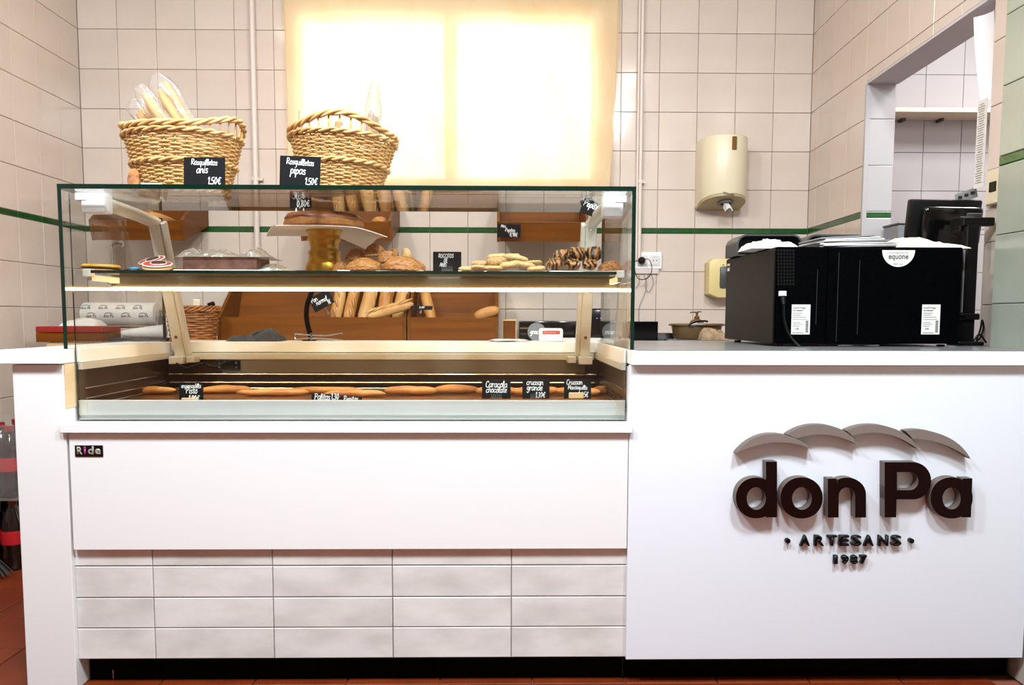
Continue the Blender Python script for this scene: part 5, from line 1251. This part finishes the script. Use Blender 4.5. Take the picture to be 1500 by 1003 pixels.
for i, x0 in enumerate((1157.5, 1347.5)):
    p0 = mloc(x0, 489.5); p1 = mloc(x0+28.5, 446); w, h = p1[0]-p0[0], p1[2]-p0[2]; cx, cz_ = (p0[0]+p1[0])/2, (p0[2]+p1[2])/2; yf = -.0068
    lb = B().box((cx, yf, cz_), (w, .0006, h)).out('sticker', M['paper'], cm, label='white rating label')
    text('lettering', 'cashlogy', lb, M['inkgrey'], (cx-w*.08, yf-.0006, cz_+h*.39), w*.70, h*.085)
    text('lettering', 'by Azkoyen', lb, M['ink'], (cx-w*.16, yf-.0006, cz_+h*.30), w*.5, h*.05, bold=.02)
    b = B()
    for j, (zz, ww_) in enumerate(((.21, .50), (.15, .45), (.08, .72), (0, .76), (-.10, .4), (-.16, .5), (-.22, .36))):
        b.box((cx-w*.42+w*ww_/2, yf-.0006, cz_+h*zz), (w*ww_, .0004, h*.014))
    b.box((cx-w*.12, yf-.0006, cz_-h*.45), (w*.62, .0004, h*.02)); b.out('small_print', M['inkgrey'], lb, kind='stuff')
    text('lettering', 'CE', lb, M['ink'], (cx-w*.2, yf-.0006, cz_-h*.31), w*.2, h*.06)
    b = B()
    for j in range(16): b.box((cx+w*.34, yf-.0006, cz_-h*.04-j*h*.026), (w*.15, .0004, h*(.008+.009*((j*7) % 3)/2)))
    b.out('barcode', M['ink'], lb, kind='stuff')
p0 = mloc(1291, 362); p1 = mloc(1339, 362); cx = (p0[0]+p1[0])/2; r = (p1[0]-p0[0])/2; zt_ = mh-.008
st_ = B().prism([(cx+r*math.cos(a), zt_+r*1.0*math.sin(a)) for a in [PI+PI*i/24 for i in range(25)]], -.0066, -.0072).out('sticker', M['paper'], cm, label='white half-round sticker reading equone')
text('lettering', 'equone', st_, M['ink'], (cx, -.0074, zt_-r*.47), r*1.2, r*.34, bold=.01)
text('lettering', 'www.equone.com', st_, M['inkgrey'], (cx, -.0074, zt_-r*.17), r*1.2, r*.08)
text('lettering', '902 123', st_, M['inkgrey'], (cx, -.0074, zt_-r*.83), r*.55, r*.09)
b = B().box((-mw/2-.0056, MD*.93, mh*.90), (.0006, .05, .03)).out('sticker', M['magenta'], cm, label='small side sticker'); b.data.materials[0] = M['darkgrey']
B().box((-mw/2-.0062, MD*.93, mh*.93), (.0006, .03, .006)).box((-mw/2-.0062, MD*.93, mh*.87), (.0006, .022, .010)).out('sticker_print', M['paper'], cm)
for i, (pa, pb_) in enumerate(((1066, 1159), (1163, 1252))):
    xa = zx(pa, 370, .74)[0]-cm.location.x; xb = zx(pb_, 370, .74)[0]-cm.location.x; zt_ = zx(1110, 347.5, .74)[1]-mb; zb_ = mh+.002; rr = .036
    def rr_rect(a, c_, z0, z1, r_):
        o = [(a, z0)]+[(a+r_-r_*math.cos(q), z1-r_+r_*math.sin(q)) for q in [PI/2*k_/6 for k_ in range(7)]]+[(c_-r_+r_*math.sin(q), z1-r_+r_*math.cos(q)) for q in [PI/2*k_/6 for k_ in range(7)]]+[(c_, z0)]
        return o
    B().ring(rr_rect(xa, xb, zb_, zt_, rr), rr_rect(xa+.006, xb-.006, zb_+.004, zt_-.006, rr-.006), .36, .50).prism(rr_rect(xa+.004, xb-.004, zb_, zt_-.004, rr-.004), .492, .498).out('coin_hood', M['darkgrey'], cm, smooth=True, ang=.5)
    cm.children[-1].data.materials[0] = M['blackgloss'] if 0 else M['black']
MZ = MT+.0022
crumple('paper_napkin', 'crumpled white paper at the left on top of the cash machine', 'paper', .15, .16, .030, (zx(1128, 362, .40)[0], .42, MZ), M['paper'], seed=41, amp=.017, sc=26, n=18, ang=.3)
t = thing('magazine', 'thick fanned stack of papers on top of the cash machine', 'magazine', (zx(1240, 360, .42)[0], .42, MZ), (0, 0, .04))
for i in range(7): B().box((.004*(i % 3)-.006*i, .0, .0075+.0047*i), (.24-.010*(i % 2)-.012*i*(i > 3), .18, .0038), (.0, -.02-.006*i, .03*((i*5) % 3-1))).out('sheet', M['paper'] if i % 3 else M['paper_grey'], t)
crumple('paper_bag', 'limp cream paper at the right on top of the cash machine', 'paper', .235, .17, .036, (zx(1350, 360, .40)[0], .40, MZ), M['paper_cream'], seed=52, amp=.013, sc=20, n=20, ang=.35, profile=lambda u, v: 1.35-1.05*u)
b = B(); b.tube(smoothpts([(-.06, 0, 0), (-.02, -.01, .001), (.02, .004, 0), (.06, -.004, .001)], 5), .003, 6); o = b.out('cable', M['black']); tag(o, 'short black cable lying along the foot of the cash machine', 'cable'); o.location = (zx(1256, 508, .22)[0], .215, TOPZ+.006)
# monitor on its pole
PX = zx(1417, 420, .40)[0]
t = thing('monitor_pole', 'black square pole with a clamp arm holding the monitor', 'pole', (PX, .40, mb))
ph = zx(1417, 330, .40)[1]-mb
B().box((0, 0, ph/2), (.038, .038, ph), bevel=.003).out('post', M['black'], t)
B().box((-.022, -.012, ph*.55), (.004, .006, ph*.55)).out('cable_guide', M['steelgrey'], t)
B().box((0, 0, .006), (.075, .09, .012), bevel=.003).out('foot', M['black'], t)
az = zx(1430, 325, .40)[1]-mb
B().box((.02, 0, az), (.10, .03, .026), bevel=.003).box((-.005, .03, az-.004), (.05, .05, .045), bevel=.004).out('arm', M['black'], t)
B().box((.004, -.004, ph*.24), (.05, .05, .02), bevel=.003).out('clamp', M['black'], t)
mo0 = zx(1327, 346, .56); mo1 = zx(1437, 293, .56); w = mo1[0]-mo0[0]; h = mo1[1]-mo0[1]+.045
t = thing('monitor', 'black monitor seen from behind, standing above the cash machine', 'monitor', ((mo0[0]+mo1[0])/2, .56, mo1[1]-h), (.14, 0, .05))
B().box((0, .018, h/2), (w, .030, h), bevel=.008, seg=2).out('bezel', M['black'], t, smooth=True)
B().box((.012, -.012, h*.47), (w*.82, .034, h*.78), bevel=.014, seg=3).out('back_shell', M['blackgloss'], t, smooth=True)
B().lathe([(.004, 0), (.004, .002), (0, .0025)], 10, rot=(PI/2, 0, 0), c=(.02, -.029, h*.55)).out('lock_slot', M['steel'], t)
B().box((w*.3, -.032, h*.62), (.05, .008, .04), bevel=.002).out('mount', M['darkgrey'], t)
b = B(); b.tube(smoothpts([(0, 0, 0), (.02, .01, .05), (.03, .02, .075), (.035, .02, .05), (.02, .01, .02), (.0, 0, .004)], 5), .003, 6).tube(smoothpts([(-.01, 0, .002), (.01, 0, .03), (.04, .01, .004)], 5), .003, 6); o = b.out('cable', M['black'], smooth=True); tag(o, 'looped black cables at the foot of the monitor pole', 'cable'); o.location = (PX+.035, .40, mb+.004)
# things at the hatch
t = thing('storage_box', 'grey plastic box on the sill seen through the hatch', 'box', (zx(1310, 340, 1.42)[0]+.02, 1.36, .902)); k = zx(1310, 329, 1.30)[1]-.902; B().box((0, 0, k/2), (.13, .14, k), bevel=.004).out('body', M['greybox'], t); B().box((0, 0, k+.004), (.136, .146, .008), bevel=.002).out('lid', M['darkgrey'], t)
def rw(Y): return 1.634-.0395*(2.181-Y)
def hang(name, label, cat, ya, yb, z0, z1, xoff, m, bow=0, n=10):
    t = thing(name, label, cat, (rw(ya)+xoff, ya, z0)); b = B(); g = []
    for j in range(n+1):
        f = j/n; r = []
        for i in range(5):
            u = i/4; y = (yb-ya)*u*(1-.25*bow*(1-f)**2); x = bow*.03*math.sin(PI*u)+(.02*bow*(1-f)); r.append(((x, y, (z1-z0)*f), (x+.0008, y, (z1-z0)*f)))
        g.append(r)
    for s in (0, 1):
        V = [[b.bm.verts.new(q[s]) for q in r] for r in g]
        for j in range(n):
            for i in range(4): b.bm.faces.new((V[j][i], V[j][i+1], V[j+1][i+1], V[j+1][i]))
    b.out('sheet', M[m], t, smooth=True); return t
za = zx(1425, 143, .53)[1]; zb2 = zx(1425, 14, .53)[1]
hang('plastic_sheet', 'white sheet hanging at the upper right edge of the hatch', 'sheet', .487, .60, za, zb2, .006, 'curtain', 1)
t = hang('price_list', 'narrow printed paper list hanging at the right edge of the hatch', 'paper list', .49, .545, zx(1425, 275, .52)[1], zx(1425, 146, .52)[1], .002, 'paper', 0)
hz = zx(1425, 146, .52)[1]-zx(1425, 275, .52)[1]; b = B()
for i in range(34): b.box((-.0012, .030, hz*(.95-.027*i)), (.0006, .026+.012*((i*3) % 4)/3, .0013))
b.out('printed_lines', M['inkgrey'], t, kind='stuff')
t = thing('leaflet', 'grey printed leaflet bent outward above the monitor', 'leaflet', (zx(1416, 292, .56)[0], .56, zx(1416, 290, .56)[1]), (.2, -.35, 0)); B().box((0, 0, .008), (.075, .0012, .034)).out('sheet', M['paper_grey'], t); b = B()
for i in range(3): b.box((-.022+.022*i, -.0012, .010), (.014, .0006, .010), (0, .3, 0))
b.out('print', M['ink'], t)
sw = thing('light_switch', 'beige switch on the tiled pilaster beside the shade-toned wall', 'switch', (rw(.395)-.0005, .395, zx(1449, 275, .42)[1]), (0, 0, RA+PI/2))
B().box((-.010, 0, 0), (.018, .085, .11), bevel=.004).out('plate', M['beige'], sw); B().box((-.020, -.0, .0), (.006, .035, .03), bevel=.001).out('rocker', M['black'], sw)
# ================================================================== FLOOR AT THE LEFT
BL = [(0, 0), (.040, 0), (.046, .008), (.046, .06), (.043, .08), (.046, .10), (.046, .17), (.040, .20), (.022, .245), (.014, .262), (.014, .275), (0, .275)]
def bottle(label, loc, rz, grp):
    t = thing('cola_bottle', label, 'bottle', loc, (0, 0, rz), grp)
    B().lathe(BL, 20).out('flask', M['cola'], t, smooth=True)
    B().lathe([(.0466, .105), (.0468, .107), (.0468, .158), (.0466, .160)], 20).out('label', M['redlabel'], t, smooth=True)
    B().lathe([(.0165, .262), (.0168, .264), (.0165, .284), (0, .285)], 16).out('cap', M['red'], t); return t
proto = None; words_ = ['nearest', 'middle', 'rear']
for lv in range(2):
    for j in range(3):
        for i in range(2):
            loc = (-1.965-.10*i, 1.10+.11*j, .001+lv*.297); lb = f'dark bottle with red label, {"upper" if lv else "lower"} {words_[j]} one, {"next to the pier" if i == 0 else "next to the tiled left wall"}'
            gp = 'packed dark bottles on the floor at the left'
            if proto is None: proto = bottle(lb, loc, 0, gp)
            else: dup(proto, loc, (0, 0, random.uniform(-1, 1)), lb, gp)
o = B().box((0, 0, .0025), (.21, .34, .004)).out('cardboard_sheet', M['olive']); tag(o, 'cardboard sheet between the two layers of dark bottles', 'cardboard'); o.location = (-2.015, 1.21, .2895)
b = B(); nn = 30; Z_ = []
for j in range(13):
    r = []
    for i in range(nn):
        a = 2*PI*i/nn; c_, s_ = math.cos(a), math.sin(a); k = lambda v, p: math.copysign(abs(v)**p, v)
        r.append(b.bm.verts.new((.106*k(c_, .3), .172*k(s_, .3), .300*j/12)))
    Z_.append(r)
for j in range(12):
    for i in range(nn): b.bm.faces.new((Z_[j][i], Z_[j][(i+1) % nn], Z_[j+1][(i+1) % nn], Z_[j+1][i]))
b.noise(.006, 22, 3); o = b.out('shrink_wrap', M['film'], smooth=True, ang=1); tag(o, 'crinkled clear wrap around the upper layer of bottles', 'film'); o.location = (-2.012, 1.21, .297)
t = thing('broom', 'grey broom resting its bristles on the floor before the bottles', 'broom', (-1.985, .97, .004), (0, 0, .2))
b = B()
for i in range(60):
    a = random.uniform(-.5, .5); d = random.uniform(-.02, .02); b.tube([(-.02+a*.04, d, .10), (.0+a*.16, d*2+random.uniform(-.006, .006), random.uniform(.0, .015))], [.0028, .0022], 4)
b.out('bristles', M['bristle'], t, kind='stuff'); B().box((-.02, 0, .115), (.07, .05, .035), bevel=.008).out('head', M['darkgrey'], t); B().tube([(-.02, 0, .12), (-.10, .02, .95)], .011, 10).out('handle', M['wood_light'], t, smooth=True)
for o in list(COL.objects):
    if o.name.startswith('cake_board') and o.type == 'EMPTY': bpy.data.objects.remove(o)
